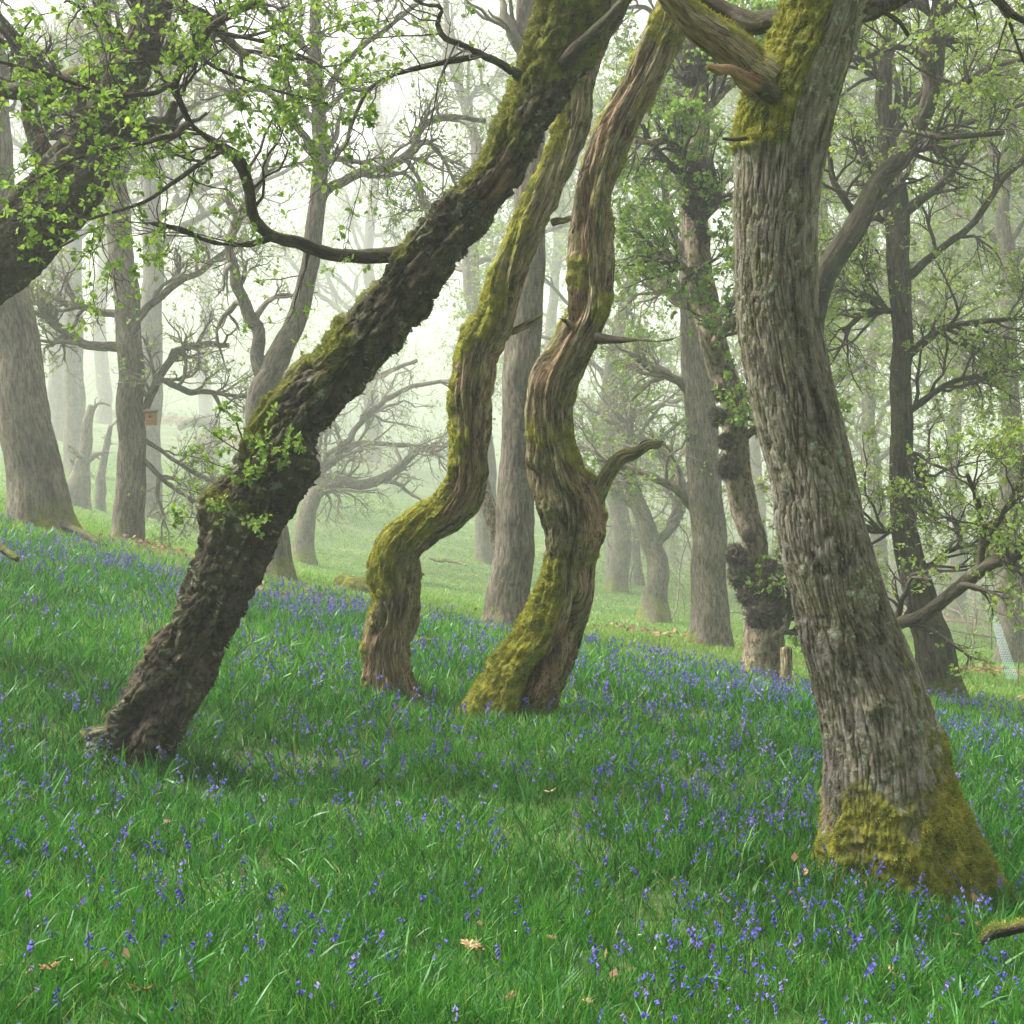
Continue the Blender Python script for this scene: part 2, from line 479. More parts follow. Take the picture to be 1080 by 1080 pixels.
def batch_tubes(mb, Pp, Rr, nu=4, mat=0, seed=0):
    n_, K = Pp.shape[:2]
    if n_ == 0: return
    T = nrm(np.gradient(Pp, axis=1))
    ref = np.where(np.abs(T[:, :1, 2:3]) > 0.8, np.array([1.0, 0, 0]), np.array([0, 0, 1.0]))
    ref = np.broadcast_to(ref, T.shape)
    Nn = nrm(ref - (ref * T).sum(-1, keepdims=True) * T)
    B = np.cross(T, Nn)
    th = np.arange(nu) / nu * 2 * math.pi
    V = Pp[:, :, None] + (np.cos(th)[:, None] * Nn[:, :, None] + np.sin(th)[:, None] * B[:, :, None]) * Rr[:, :, None, None]
    idx = np.arange(n_ * K * nu).reshape(n_, K, nu)
    nx = np.roll(idx, -1, 2)
    q = np.stack([idx[:, :-1], nx[:, :-1], nx[:, 1:], idx[:, 1:]], -1).reshape(-1, 4)
    bco = V.reshape(-1, 3)
    mb.add(V, q, mat=mat, bco=bco, msk=np.zeros((V.size // 3, 3)))

def spawn(rng, Pp, Rr, m, length, K=6, ang=(0.5, 1.1), wig=0.28, trop=(0, 0, 0.1), tmin=0.15, rfac=0.6, rmin=0.0012, tip=0.25, tpow=1.0):
    """children polylines along parent polylines; Pp (n,K0,3)"""
    n_, K0 = Pp.shape[:2]
    t = tmin + (1 - tmin) * rng.random((n_, m)) ** tpow
    u = t * (K0 - 1); i = np.minimum(u.astype(int), K0 - 2); fr = (u - i)[..., None]
    ii = np.arange(n_)[:, None]
    base = Pp[ii, i] * (1 - fr) + Pp[ii, i + 1] * fr
    rb = Rr[ii, i] * (1 - fr[..., 0]) + Rr[ii, i + 1] * fr[..., 0]
    T = nrm(Pp[ii, i + 1] - Pp[ii, i])
    rv = rng.normal(size=T.shape)
    pr = nrm(rv - (rv * T).sum(-1, keepdims=True) * T)
    a = rng.uniform(ang[0], ang[1], (n_, m))[..., None]
    d = nrm(T * np.cos(a) + pr * np.sin(a) + np.array(trop))
    L = length * rng.uniform(0.5, 1.25, (n_, m)) * (1.15 - 0.55 * t)
    N_ = n_ * m
    base, d, L, rb = base.reshape(N_, 3), d.reshape(N_, 3), L.reshape(N_), rb.reshape(N_)
    out = np.empty((N_, K, 3)); out[:, 0] = base
    for k in range(1, K):
        out[:, k] = out[:, k - 1] + d * (L / (K - 1))[:, None]
        d = nrm(d + rng.normal(size=d.shape) * wig + np.array(trop) * 0.35)
    r0 = np.maximum(rb * rfac, rmin)
    R2 = np.maximum(r0[:, None] * np.linspace(1, tip, K)[None], rmin * 0.7)
    return out, R2

def add_leaves(mb, rng, pos, dirs, size, mat=0, six=True, flat=0.6):
    n_ = len(pos)
    if n_ == 0: return
    d = nrm(dirs + rng.normal(size=(n_, 3)) * 0.6)
    up = nrm(np.array([0, 0, 1.0]) * flat + rng.normal(size=(n_, 3)) * 0.45)
    sd_ = nrm(np.cross(d, up)); up = np.cross(sd_, d)
    s = size * rng.uniform(0.55, 1.25, n_)[:, None]
    wd = s * 0.36
    if six:
        pts = [pos, pos + d * s * 0.3 + sd_ * wd + up * s * 0.12, pos + d * s * 0.72 + sd_ * wd * 0.75 + up * s * 0.08, pos + d * s - up * s * 0.12,
               pos + d * s * 0.72 - sd_ * wd * 0.75 + up * s * 0.08, pos + d * s * 0.3 - sd_ * wd + up * s * 0.12]
        V = np.stack(pts, 1)
        b = np.arange(n_)[:, None] * 6
        q = np.concatenate([b + np.array([0, 1, 2, 3]), b + np.array([0, 3, 4, 5])])
        k = 6; t = None
    else:
        V = np.stack([pos, pos + d * s * 0.5 + sd_ * wd * 1.1, pos + d * s, pos + d * s * 0.5 - sd_ * wd * 1.1], 1)
        q = np.arange(n_)[:, None] * 4 + np.array([0, 1, 2, 3])
        k = 4; t = None
    r = np.repeat(np.clip(rng.normal(0.5, 0.22, n_), 0, 1), k)
    mb.add(V, q, t, mat=mat, rnd=np.stack([r, r, r], -1))

def leaves_on(mb, rng, Pp, per, size, mat=0, cl=3, spread=0.6, tmin=0.25, six=True):
    """clusters of leaves along twigs"""
    n_, K = Pp.shape[:2]
    if n_ == 0 or per <= 0: return
    tot = rng.poisson(per, n_)
    ids = np.repeat(np.arange(n_), tot)
    if len(ids) == 0: return
    t = tmin + (1 - tmin) * rng.random(len(ids)) ** 0.7
    u = t * (K - 1); i = np.minimum(u.astype(int), K - 2); fr = (u - i)[:, None]
    base = Pp[ids, i] * (1 - fr) + Pp[ids, i + 1] * fr
    T = nrm(Pp[ids, i + 1] - Pp[ids, i])
    base = np.repeat(base, cl, 0); T = np.repeat(T, cl, 0)
    d = nrm(T * 0.5 + rng.normal(size=T.shape) * 0.7)
    base = base + d * size * 0.3 * rng.random((len(base), 1))
    add_leaves(mb, rng, base, d, size, mat, six)

def tufts(mb, rng, info, dens, length, width, thr=0.5, lean=(0, 0, 0.3), mat=0):
    """little moss shoots over the mossy part of a limb"""
    V, msk, rd = info['V'], info['msk'][..., 0], info['rd']
    nu = V.shape[1]
    a = V[:-1]; b = np.roll(V, -1, 1)[:-1]; c = V[1:]; dd = np.roll(V, -1, 1)[1:]
    area = np.linalg.norm(np.cross(b - a, c - a), axis=-1)
    mk = (msk[:-1] + msk[1:]) / 2
    ew = np.clip((mk - thr) / 0.25, 0, 1) * area * dens
    cnt = rng.poisson(ew)
    ii, jj = np.nonzero(cnt)
    rep = cnt[ii, jj]
    ii = np.repeat(ii, rep); jj = np.repeat(jj, rep)
    if len(ii) == 0: return
    u = rng.random((len(ii), 1)); v = rng.random((len(ii), 1))
    p = (V[ii, jj] * (1 - u) + V[ii, (jj + 1) % nu] * u) * (1 - v) + (V[ii + 1, jj] * (1 - u) + V[ii + 1, (jj + 1) % nu] * u) * v
    nn = rd[ii, jj]
    d = nrm(nn + rng.normal(size=nn.shape) * 0.55 + np.array(lean))
    L = length * rng.uniform(0.4, 1.3, (len(ii), 1))
    pr_ = np.clip(0.5 + 0.55 * fbm(p * 9, 3, 70) + rng.normal(size=len(p)) * 0.16, 0, 1)
    blades(mb, rng, p - nn * 0.003, d, L[:, 0], width, 2, droop=0.5, mat=mat, r=pr_)

def blades(mb, rng, p, d, L, width, K=3, droop=0.5, mat=0, r=None):
    n_ = len(p)
    sd_ = nrm(np.cross(d, rng.normal(size=(n_, 3))))
    hd = rng.normal(size=(n_, 3)); hd[:, 2] = -0.6; hd = nrm(hd)
    wd = np.broadcast_to(np.asarray(width, float), (n_,)) * rng.uniform(0.6, 1.3, n_)
    L = np.broadcast_to(np.asarray(L, float), (n_,))
    dr = np.broadcast_to(np.asarray(droop, float), (n_,)) * rng.uniform(0.2, 1.5, n_)
    rows = []
    cur = p.copy(); dd = d.copy()
    for k in range(K):
        ww = wd * (1 - 0.55 * (k / K) ** 1.5) * (0.8 if k == 0 else 1)
        rows += [cur - sd_ * ww[:, None] / 2, cur + sd_ * ww[:, None] / 2]
        cur = cur + dd * (L / K)[:, None]
        dd = nrm(dd + hd * (dr / K * 1.2)[:, None])
    rows.append(cur)
    V = np.stack(rows, 1); m_ = 2 * K + 1
    b = np.arange(n_)[:, None] * m_
    q = np.concatenate([b + np.array([2 * k, 2 * k + 1, 2 * k + 3, 2 * k + 2]) for k in range(K - 1)]) if K > 1 else None
    t = b + np.array([2 * K - 2, 2 * K - 1, 2 * K])
    if r is None: r = np.clip(rng.normal(0.5, 0.2, n_), 0, 1)
    r = np.repeat(r, m_)
    mb.add(V, q, t, mat=mat, rnd=np.stack([r, r, r], -1))

# displacement styles --------------------------------------------------
def d_oak(amp=0.016, lump=0.07, sp=24.0, seed=1, flare=None, fine=False):
    def f(TH, S, R, b):
        w_ = fbm(b * 3.0, 2, seed + 3) * 0.05
        q = np.stack([b[..., 0] + w_, b[..., 1] - w_, b[..., 2] * 0.14], -1) * sp
        n1 = vn(q, seed)
        q2 = np.stack([b[..., 0], b[..., 1] + w_, b[..., 2] * 0.42], -1) * sp * 1.9
        n2 = vn(q2, seed + 1)
        fis = sm(0.0, 0.26, np.abs(n1)) * 0.75 + sm(0, 0.30, np.abs(n2)) * 0.45
        if fine:                                            # tight long ridges parted by narrow cracks, thin cross breaks
            qa = np.stack([b[..., 0] + w_, b[..., 1] - w_, b[..., 2] * 0.062], -1) * sp
            qb = np.stack([b[..., 0], b[..., 1] + w_, b[..., 2] * 0.30], -1) * sp * 1.15
            na, nb2 = vn(qa, seed), vn(qb + 7.3, seed + 1)
            nc = vn(np.stack([b[..., 0] * 20, b[..., 1] * 20, b[..., 2] * 26], -1), seed + 2)
            fis = 0.72 * sm(0.0, 0.20, np.abs(na)) + 0.30 * sm(0, 0.18, np.abs(nb2)) + 0.14 * sm(0.0, 0.08, np.abs(nc)) + 0.15 * np.abs(na)
        d = amp * (fis - 0.8) + lump * R * fbm(b * 3.2, 3, seed + 7) + 0.003 * fbm(b * 60, 2, seed + 9)
        if flare: d = d + flare(TH, S, R)
        return d
    return f
def d_rough(amp=0.03, seed=2, extra=None):
    def f(TH, S, R, b):
        q = np.stack([b[..., 0], b[..., 1], b[..., 2] * 0.75], -1)
        n0 = fbm(q * 4.5, 3, seed)
        n1 = np.abs(fbm(q * 13, 3, seed + 4))
        n2 = fbm(q * 42, 3, seed + 8)
        lg = vn(np.stack([b[..., 0] * 9, b[..., 1] * 9, b[..., 2] * 1.6], -1), seed + 30)
        d = amp * (n0 * 1.9 - 0.15 - (1 - sm(0, 0.16, n1)) * 0.65 + n2 * 0.50 - (1 - sm(0, 0.22, np.abs(lg))) * 0.8)
        if extra: d = d + extra(TH, S, R, b)
        return d
    return f
def d_dead(amp=0.022, tw=1.0, seed=3, extra=None, k=1.0):
    def f(TH, S, R, b):
        a = TH + tw * S
        q = np.stack([np.cos(a) * R * 22 * k, np.sin(a) * R * 22 * k, S * 2.2 + seed], -1)
        n1 = vn(q, seed); n2 = vn(q * np.array([2.3, 2.3, 1.6]) + 5, seed + 1); n3 = vn(q * np.array([5, 5, 2.5]), seed + 2)
        lo = vn(q * np.array([0.35, 0.35, 1.0]) + 3, seed + 6)
        d = amp * (0.9 * lo - 0.3 + 0.7 * (1 - 2 * np.abs(n1)) * 0.7 - 0.75 * (1 - sm(0.0, 0.16, np.abs(n2))) + 0.25 * n2 - 0.3 * (1 - sm(0, 0.2, np.abs(n3)))) + 0.003 * fbm(b * 50, 2, seed)
        if extra: d = d + extra(TH, S, R, b)
        return d
    return f
def adiff(a, b):
    return (a - b + math.pi) % (2 * math.pi) - math.pi
def groove(s0, s1, th0, th1, width, depth):
    def f(TH, S, R, b=None):
        t = np.clip((S - s0) / (s1 - s0), 0, 1)
        c = th0 + (th1 - th0) * t + 0.25 * np.sin(S * 9)
        e = np.exp(-(adiff(TH, c) / (width * (0.6 + 0.8 * np.sin(math.pi * t)))) ** 2)
        return -depth * R * e * sm(s0 - 0.03, s0 + 0.1, S) * (1 - sm(s1 - 0.15, s1 + 0.02, S))
    return f
def msk_fn(mossf, woodf=None):
    def f(TH, S, R, b, rd, V):
        o = np.zeros(V.shape)
        o[..., 0] = np.clip(mossf(TH, S, R, b, rd, V), 0, 1)
        if woodf: o[..., 1] = np.clip(woodf(TH, S, R, b, rd, V), 0, 1)
        return o
    return f
def moss_top(bias=0.0, gain=0.6, seed=0, base=0.35, baseh=0.5):
    """moss on upper faces and round the foot"""
    def f(TH, S, R, b, rd, V):
        return bias + gain * rd[..., 2] + 0.55 * fbm(b * 3.5, 3, seed) + base * np.exp(-(S - 0.2) / baseh)
    return f
def flare_fn(amount, h, lobes, ph, s_off=0.25):
    def f(TH, S, R, b=None):
        g = np.exp(-np.maximum(S - s_off, 0) / h)
        return R * amount * g * (0.45 + 0.55 * np.cos(lobes * TH + ph) + 0.3 * np.cos((lobes + 2) * TH + ph * 2.3))
    return f

def path(tr, D0=None, down=0.3):
    """tr: [(px,py,w[,D])...] base first -> pts, radii; D carried forward"""
    pts, rad = [], []
    D = D0
    for e in tr:
        if len(e) > 3: D = e[3]
        p = P(e[0], e[1], D); pts.append(p); rad.append(e[2] / 2 / F * float(DM(D)))
    return np.array(pts), np.array(rad)
def lerpD(tr, D0, D1):
    n_ = len(tr)
    return [(e[0], e[1], e[2], D0 + (D1 - D0) * i / (n_ - 1)) for i, e in enumerate(tr)]
def rooted(pts, rad, depth=0.25, spread=1.12):
    """sink the foot of a trunk into the ground under it"""
    p0 = pts[0].copy()
    g = float(ground(p0[0], p0[1])[0])
    p0[2] = min(g, p0[2]) if p0[2] > g else p0[2]
    dirn = nrm(pts[0] - pts[1])
    low = p0 + np.array([dirn[0] * 0.3 * depth, dirn[1] * 0.3 * depth, -depth])
    low[2] = min(low[2], g - depth * 0.7)
    return np.vstack([low, pts]), np.r_[rad[0] * spread, rad]

# ---------------------------------------------------------------- tree builder
def crown_part(root, rng, limbs, specs, leafm='leaf', twigm='twig', leafsize=0.035, per=3.0, cl=3, six=True, name='crown', nu=3, rmin=0.0013):
    """limbs: list of (pts, rad) polylines already in world space.  specs: list of spawn dicts per level"""
    tw, lf = MB(), MB()
    K0 = 10
    PP, RR = [], []
    for pts, rad in limbs:
        s = np.r_[0, np.cumsum(np.linalg.norm(np.diff(pts, axis=0), axis=1))]
        q = np.linspace(0, s[-1], K0)
        PP.append(np.stack([np.interp(q, s, pts[:, j]) for j in range(3)], -1)); RR.append(np.interp(q, s, rad))
    cur, cr = np.array(PP), np.array(RR)
    last = None
    for li, sp in enumerate(specs):
        sp = dict(sp)
        m_ = sp.pop('m')
        cur, cr = spawn(rng, cur, cr, m_, **sp)
        batch_tubes(tw, cur, cr, nu=(5 if li == 0 else nu))
        if li >= len(specs) - 2 and per > 0:
            leaves_on(lf, rng, cur, per * (1.0 if li == len(specs) - 1 else 0.6), leafsize, cl=cl, six=six)
    c = tw.build(name, M[twigm], root)
    if lf.n: lf.build('foliage', M[leafm], c, smooth=False)
    return c

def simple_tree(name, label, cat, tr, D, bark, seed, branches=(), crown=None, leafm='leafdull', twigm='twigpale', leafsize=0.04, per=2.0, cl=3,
                step=0.07, nu=28, moss=0.0, group=None, flare=0.5, lump=0.10, auto=0, autolen=2.5, amp=0.014, autostart=0.35, trop=(0, 0, 0.12), six=False,
                crownname='crown', burrs=()):
    rng = np.random.default_rng(seed)
    k_far = float(DM(D)) / D
    autolen *= k_far; step *= k_far; leafsize *= k_far
    if crown: crown = [dict(c_, length=c_['length'] * k_far, rmin=c_['rmin'] * k_far) for c_ in crown]
    pts, rad = path(tr, D)
    pts, rad = rooted(pts, rad)
    g = pts[1]
    root = thing(name, label, cat, (g[0], g[1], float(ground(g[0], g[1])[0])), group)
    mbt = MB()
    top = pts[-1]
    info = tube(mbt, pts, rad, nu, step, d_oak(amp, lump, 20, seed, flare_fn(flare, 0.22, 5, seed * 1.3)), msk_fn(moss_top(moss, 0.45, seed, 1.05, 0.36 * k_far)), seed, wander=0.25)
    trunk = mbt.build('trunk', M[bark], root)
    limbs = []
    for bi, br in enumerate(branches):
        bp_, brd = path(br, D)
        bm = MB()
        tube(bm, bp_, brd, 12, step * 0.8, d_oak(0.006, 0.12, 24, seed + bi), msk_fn(moss_top(moss - 0.05, 0.6, seed + bi, 0)), seed + bi, wander=0.8, ref=(0.2, -0.3, 1))
        bm.build('branch', M[bark], root)
        limbs.append((bp_, brd))
    # limbs growing from the upper trunk on their own
    C, R = info['C'], info['R']
    if auto:
        K0 = len(C)
        t0 = int(K0 * autostart)
        PP = C[t0:][None]; RR = R[t0:][None]
        lp, lr = spawn(rng, PP, RR, auto, autolen, K=9, ang=(0.7, 1.35), wig=0.26, trop=trop, tmin=0.0, rfac=0.42, tip=0.25)
        for i in range(len(lp)):
            bm = MB()
            tube(bm, lp[i], lr[i], 9, step * 1.3, d_oak(0.004, 0.12, 24, seed + i), msk_fn(moss_top(moss - 0.05, 0.5, seed + i, 0)), seed + i, wander=0.6, ref=(0.2, -0.3, 1))
            bm.build('branch', M[bark], root)
            limbs.append((lp[i], lr[i]))
    if crown:
        limbs.append((C[int(len(C) * 0.6):], R[int(len(C) * 0.6):]))
        crown_part(root, rng, limbs, crown, leafm, twigm, leafsize, per, cl, six, crownname)
    for (bx, by, br, bD) in burrs:
        burr(root, rng, P(bx, by, bD), br / F * float(DM(bD)))
    return root, info

def blob(mb, c, r, seed, amp=0.35, sub=24, sq=(1, 1, 1), freq=2.2, octv=4, moss=None):
    u = np.linspace(0, math.pi, sub); v = np.arange(sub * 2) / (sub * 2) * 2 * math.pi
    Uu, Vv = np.meshgrid(u, v, indexing='ij')
    d = np.stack([np.sin(Uu) * np.cos(Vv), np.sin(Uu) * np.sin(Vv), np.cos(Uu)], -1)
    rr = r * (1 + amp * fbm(d * freq + seed, octv, seed))
    V = np.asarray(c) + d * rr[..., None] * np.array(sq)
    idx = np.arange(sub * sub * 2).reshape(sub, sub * 2); nx = np.roll(idx, -1, 1)
    q = np.stack([idx[:-1], idx[1:], nx[1:], nx[:-1]], -1).reshape(-1, 4)
    mk = np.zeros(V.shape)
    if moss is not None: mk[..., 0] = np.clip(moss + 0.5 * d[..., 2] + 0.5 * fbm(V * 8, 3, seed), 0, 1)
    mb.add(V, q, bco=V, msk=mk)
    return V, d, mk

def burr(root, rng, c, r):
    """dark woody burr bristling with fine shoots"""
    mb = MB()
    blob(mb, c, r * 0.95, int(rng.integers(1000)), 0.6, 26, freq=4.5, octv=5)
    b = mb.build('burr', M['darkb'], root)
    n_ = 520
    d = nrm(rng.normal(size=(n_, 3)))
    K = 4
    L = r * rng.uniform(0.35, 0.8, n_)
    Pp = np.empty((n_, K, 3)); Pp[:, 0] = c + d * r * 0.7
    for k in range(1, K):
        Pp[:, k] = Pp[:, k - 1] + d * (L / (K - 1))[:, None]
        d = nrm(d + rng.normal(size=d.shape) * 0.35)
    tw = MB(); batch_tubes(tw, Pp, np.full((n_, K), 0.0026), 3)
    tw.build('shoots', M['twig'], b)
    lf = MB(); leaves_on(lf, rng, Pp[:60], 0.8, 0.02, cl=1, six=False)
    return b

# ================================================================ the four near trees
# ---- leaning dark tree
rng = np.random.default_rng(11)
TR = lerpD([(127, 806, 92), (158, 757, 86), (198, 693, 86), (233, 628, 86), (262, 562, 90), (287, 500, 94), (312, 448, 94), (350, 398, 80),
            (392, 342, 79), (432, 292, 76), (475, 246, 70), (515, 197, 68), (546, 140, 66), (572, 85, 70), (592, 42, 78), (612, 0, 84), (632, -45, 74), (660, -110, 66)], 7.0, 6.4)
pts, rad = path(TR); rad *= np.interp(np.arange(len(rad)), [0, 1, 3, 11, 14, 30], [1.02, 0.92, 0.84, 0.84, 1.0, 1.0]); pts, rad = rooted(pts, rad, 0.2, 1.15)
lean = thing('leaning_tree', 'dark rough barked tree leaning steeply right, with leafy sprouts halfway up its trunk', 'tree', (pts[1][0], pts[1][1], pts[1][2]))
mb = MB()
def ex(TH, S, R, b):
    d = groove(0.2, 1.3, 0.05, 0.35, 0.22, 0.30)(TH, S, R) + groove(0.15, 0.62, -0.25, -0.15, 0.25, 0.5)(TH, S, R) + groove(0.9, 2.6, 0.9, 0.5, 0.16, 0.28)(TH, S, R)
    # burr swelling with a collar halfway up
    d = d + 0.30 * R * np.exp(-((S - 1.62) / 0.13) ** 2) * np.exp(-(adiff(TH, -1.2) / 0.8) ** 2)
    d = d + 0.22 * R * np.exp(-((S - 1.95) / 0.10) ** 2) * np.exp(-(adiff(TH, 1.3) / 0.9) ** 2)
    d = d + 0.22 * R * np.exp(-((S - 3.25) / 0.12) ** 2) * np.exp(-(adiff(TH, -1.4) / 0.7) ** 2)
    d = d + 0.24 * R * (np.cos(4 * TH + 1.0) * 0.6 + 0.6 * np.cos(7 * TH)) * np.exp(-np.maximum(S - 0.2, 0) / 0.17)
    d = d + 0.16 * R * fbm(np.stack([b[..., 0] * 1.2, b[..., 1] * 1.2, b[..., 2]], -1) * 3.2, 2, 97)
    return d
def mo(TH, S, R, b, rd, V):
    f = fbm(b * 4, 3, 21)
    up = -0.12 + 0.50 * rd[..., 2] - 0.2 * rd[..., 0] + 0.95 * f + 0.22 * sm(1.3, 2.4, S)
    return up + 0.55 * np.exp(-((S - 1.66) / 0.22) ** 2) * (rd[..., 0] < 0.3) + 0.55 * sm(3.4, 3.8, S) + 0.35 * np.exp(-(S - 0.2) / 0.14) - 0.25 * sm(0.3, 0.9, S) * (1 - sm(1.2, 1.5, S))
info = tube(mb, pts, rad, 230, 0.013, d_rough(0.038, 2, ex), msk_fn(mo, lambda TH, S, R, b, rd, V: 0.7 * sm(0.25, 0.5, fbm(b * 3, 3, 77)) * np.exp(-(adiff(TH, 0.5) / 0.5) ** 2)), 1, wander=0.25, cushion=0.012)
lean_trunk = mb.build('trunk', M['rough'], lean)
mb = MB(); tufts(mb, rng, info, 24000, 0.015, 0.0028, 0.45); mb.build('moss', M['mossd'], lean_trunk, smooth=False)
# loose flakes of bark along the rough underside
fl = MB()
Vv, rdv = info['V'], info['rd']
ii = rng.integers(6, Vv.shape[0] - 6, 2600); jj = (rng.normal(0.30, 0.13, 2600) * Vv.shape[1]).astype(int) % Vv.shape[1]
dd = nrm(rdv[ii, jj] * 0.6 + rng.normal(size=(2600, 3)) * 0.6 + info['T'][ii] * 0.4)
blades(fl, rng, Vv[ii, jj] - rdv[ii, jj] * 0.002, dd, rng.uniform(0.008, 0.026, 2600), 0.011, 2, 0.8)
for k in ('rnd',): fl.a['bco'] = fl.a['rnd']; fl.a['msk'] = [np.zeros_like(x) for x in fl.a['rnd']]
fl.build('bark_flake', M['rough'], lean_trunk, smooth=False)['kind'] = 'stuff'

lim = []
def limb(root, tr, D, bark, seed, nu=20, step=0.03, moss=-0.1, amp=0.008, wander=0.5, name='branch', style='rough', tf=None, dens=6000, ref=(0.1, -1, 0.25), wood=None, mossname='mossd'):
    p_, r_ = path(tr, D)
    b = MB()
    dsp = {'rough': d_rough(amp, seed), 'oak': d_oak(amp, 0.12, 26, seed), 'dead': d_dead(amp, 1.0, seed)}[style]
    inf = tube(b, p_, r_, nu, step, dsp, msk_fn(moss_top(moss, 0.55, seed, 0), wood), seed, wander=wander, ref=ref)
    o = b.build(name, M[bark], root)
    if tf:
        t_ = MB(); tufts(t_, np.random.default_rng(seed), inf, dens, 0.014, 0.003, tf); 
        if t_.n: t_.build('moss', M[mossname], o, smooth=False)
    return p_, r_, o
B1 = [(432, 268, 20, 6.72), (395, 270, 17, 6.7), (350, 268, 15, 6.6), (317, 257, 14, 6.5), (285, 249, 13, 6.4), (267, 228, 12, 6.3), (262, 195, 12, 6.2), (250, 168, 13, 6.1), (228, 153, 11, 6.0),
      (200, 130, 9, 5.9), (185, 88, 9, 5.8), (205, 55, 9, 5.8), (222, 30, 8, 5.7), (250, 12, 6, 5.7), (285, -6, 5, 5.6), (330, -40, 4, 5.6)]
B2 = [(552, 82, 20, 6.55), (543, 76, 12, 6.5), (528, 67, 10, 6.45), (508, 58, 9, 6.4), (487, 47, 8, 6.3), (470, 40, 7, 6.2), (462, 25, 7, 6.2), (466, 8, 6, 6.1), (443, 3, 5, 6.1), (420, -20, 4, 6.0)]
B3 = [(508, 58, 8, 6.4), (470, 66, 7, 6.3), (430, 74, 6, 6.3), (393, 90, 6, 6.2), (375, 120, 5, 6.2), (366, 150, 4, 6.1), (378, 185, 3, 6.1), (398, 212, 2.5, 6.1)]
B4 = [(290, 249, 9, 6.4), (262, 258, 7, 6.2), (225, 256, 6, 6.0), (180, 240, 5, 5.8), (120, 235, 4, 5.6), (60, 262, 3, 5.4)]
B5 = [(585, 80, 14, 6.5), (600, 62, 18, 6.38), (622, 38, 15, 6.3), (645, 16, 14, 6.25), (672, -12, 14, 6.2)]
B6 = [(200, 130, 7, 5.9), (180, 92, 7, 5.9), (140, 50, 6, 5.8), (108, 22, 7, 5.7), (62, -4, 7, 5.6)]
for k, tr in enumerate((B1, B2, B3, B4, B5, B6)):
    p_, r_, o_b = limb(lean, tr, None, 'darkb', 31 + k, 16, 0.025, moss=(0.05 if k == 0 else -0.15), amp=0.005, wander=0.5, tf=0.55 if k in (0, 4) else None)
    if k != 4: lim.append((p_, r_))
SP = [dict(m=9, length=0.60, K=8, ang=(0.8, 1.4), wig=0.30, trop=(0, 0, 0.02), tmin=0.12, rfac=0.32, rmin=0.0030),
      dict(m=5, length=0.32, K=6, ang=(0.4, 1.1), wig=0.30, trop=(0, 0, 0.0), tmin=0.2, rmin=0.0018),
      dict(m=3, length=0.15, K=4, ang=(0.4, 1.0), wig=0.3, trop=(0, 0, 0.05), tmin=0.3, rmin=0.0013)]
crown_part(lean, rng, lim, SP, 'leaf', 'twig', 0.027, 0.6, 3, True)
# dense leafy spray at upper left (its own twigs off the dark branch)
lim2 = [path(B6), path(B1[7:14]), path([(200, 130, 7, 5.9), (150, 150, 5, 5.5), (90, 165, 4, 5.2), (20, 200, 3, 5.0)]), path([(185, 88, 6, 5.8), (120, 100, 5, 5.4), (50, 80, 4, 5.2), (-20, 60, 3, 5.0)]),
        path([(228, 153, 6, 6.0), (190, 185, 5, 5.6), (150, 215, 4, 5.4), (95, 232, 3, 5.2)]), path([(222, 30, 5, 5.8), (270, 40, 4, 5.7), (330, 65, 3, 5.6), (360, 90, 2, 5.5)]),
        path([(205, 55, 5, 5.8), (240, 75, 4, 5.7), (290, 95, 3, 5.6), (345, 110, 2, 5.5)])]
for p_, r_ in lim2[2:]:
    lb = MB(); tube(lb, p_, r_, 8, 0.04, None, None, 5, wander=3.0, ref=(0.1, -0.3, 1))
    lb.build('branch', M['darkb'], lean)
SP2 = [dict(m=12, length=0.42, K=7, ang=(0.7, 1.4), wig=0.28, trop=(0, 0, 0.03), tmin=0.08, rfac=0.4, rmin=0.0022),
       dict(m=5, length=0.22, K=5, ang=(0.4, 1.1), wig=0.28, trop=(0, 0, 0.04), tmin=0.2, rmin=0.0014)]
crown_part(lean, rng, lim2, SP2, 'leaf', 'twig', 0.025, 3.8, 3, True, name='leafy_crown')
# sprouts on the swelling
spr = []
for (sx, sy, ex_, ey, D) in [(262, 470, 235, 425, 6.6), (258, 480, 215, 450, 6.7), (262, 500, 200, 480, 6.75), (250, 530, 190, 515, 6.8), (245, 545, 182, 548, 6.8), (262, 490, 248, 440, 6.5),
                         (270, 520, 268, 480, 6.45), (280, 500, 300, 470, 6.4), (275, 480, 285, 440, 6.4), (265, 540, 272, 560, 6.45), (290, 470, 318, 468, 6.4), (255, 545, 225, 530, 6.6), (270, 505, 240, 500, 6.45)]:
    a, b_p = P(sx, sy, 6.72), P(ex_, ey, D)
    q_ = np.linspace(0, 1, 6)[:, None]
    spr.append((a + (b_p - a) * q_ + rng.normal(size=(6, 3)) * 0.008 * q_, np.linspace(0.004, 0.0015, 6)))
for p_, r_ in spr:
    sb, twm, lfm = MB(), MB(), MB()
    tube(sb, p_, r_, 5, 0.03, None, None, 3)
    so = sb.build('sprout', M['twig'], lean)
    cur, cr = p_[None], r_[None]
    c2, r2 = spawn(rng, cur, cr, 7, 0.11, K=5, ang=(0.5, 1.2), wig=0.3, rmin=0.0011)
    batch_tubes(twm, c2, r2, 3); twm.build('twig', M['twig'], so)
    leaves_on(lfm, rng, c2, 3.0, 0.026, cl=3); leaves_on(lfm, rng, cur, 4, 0.026, cl=2)
    lfm.build('foliage', M['leaf'], so, smooth=False)

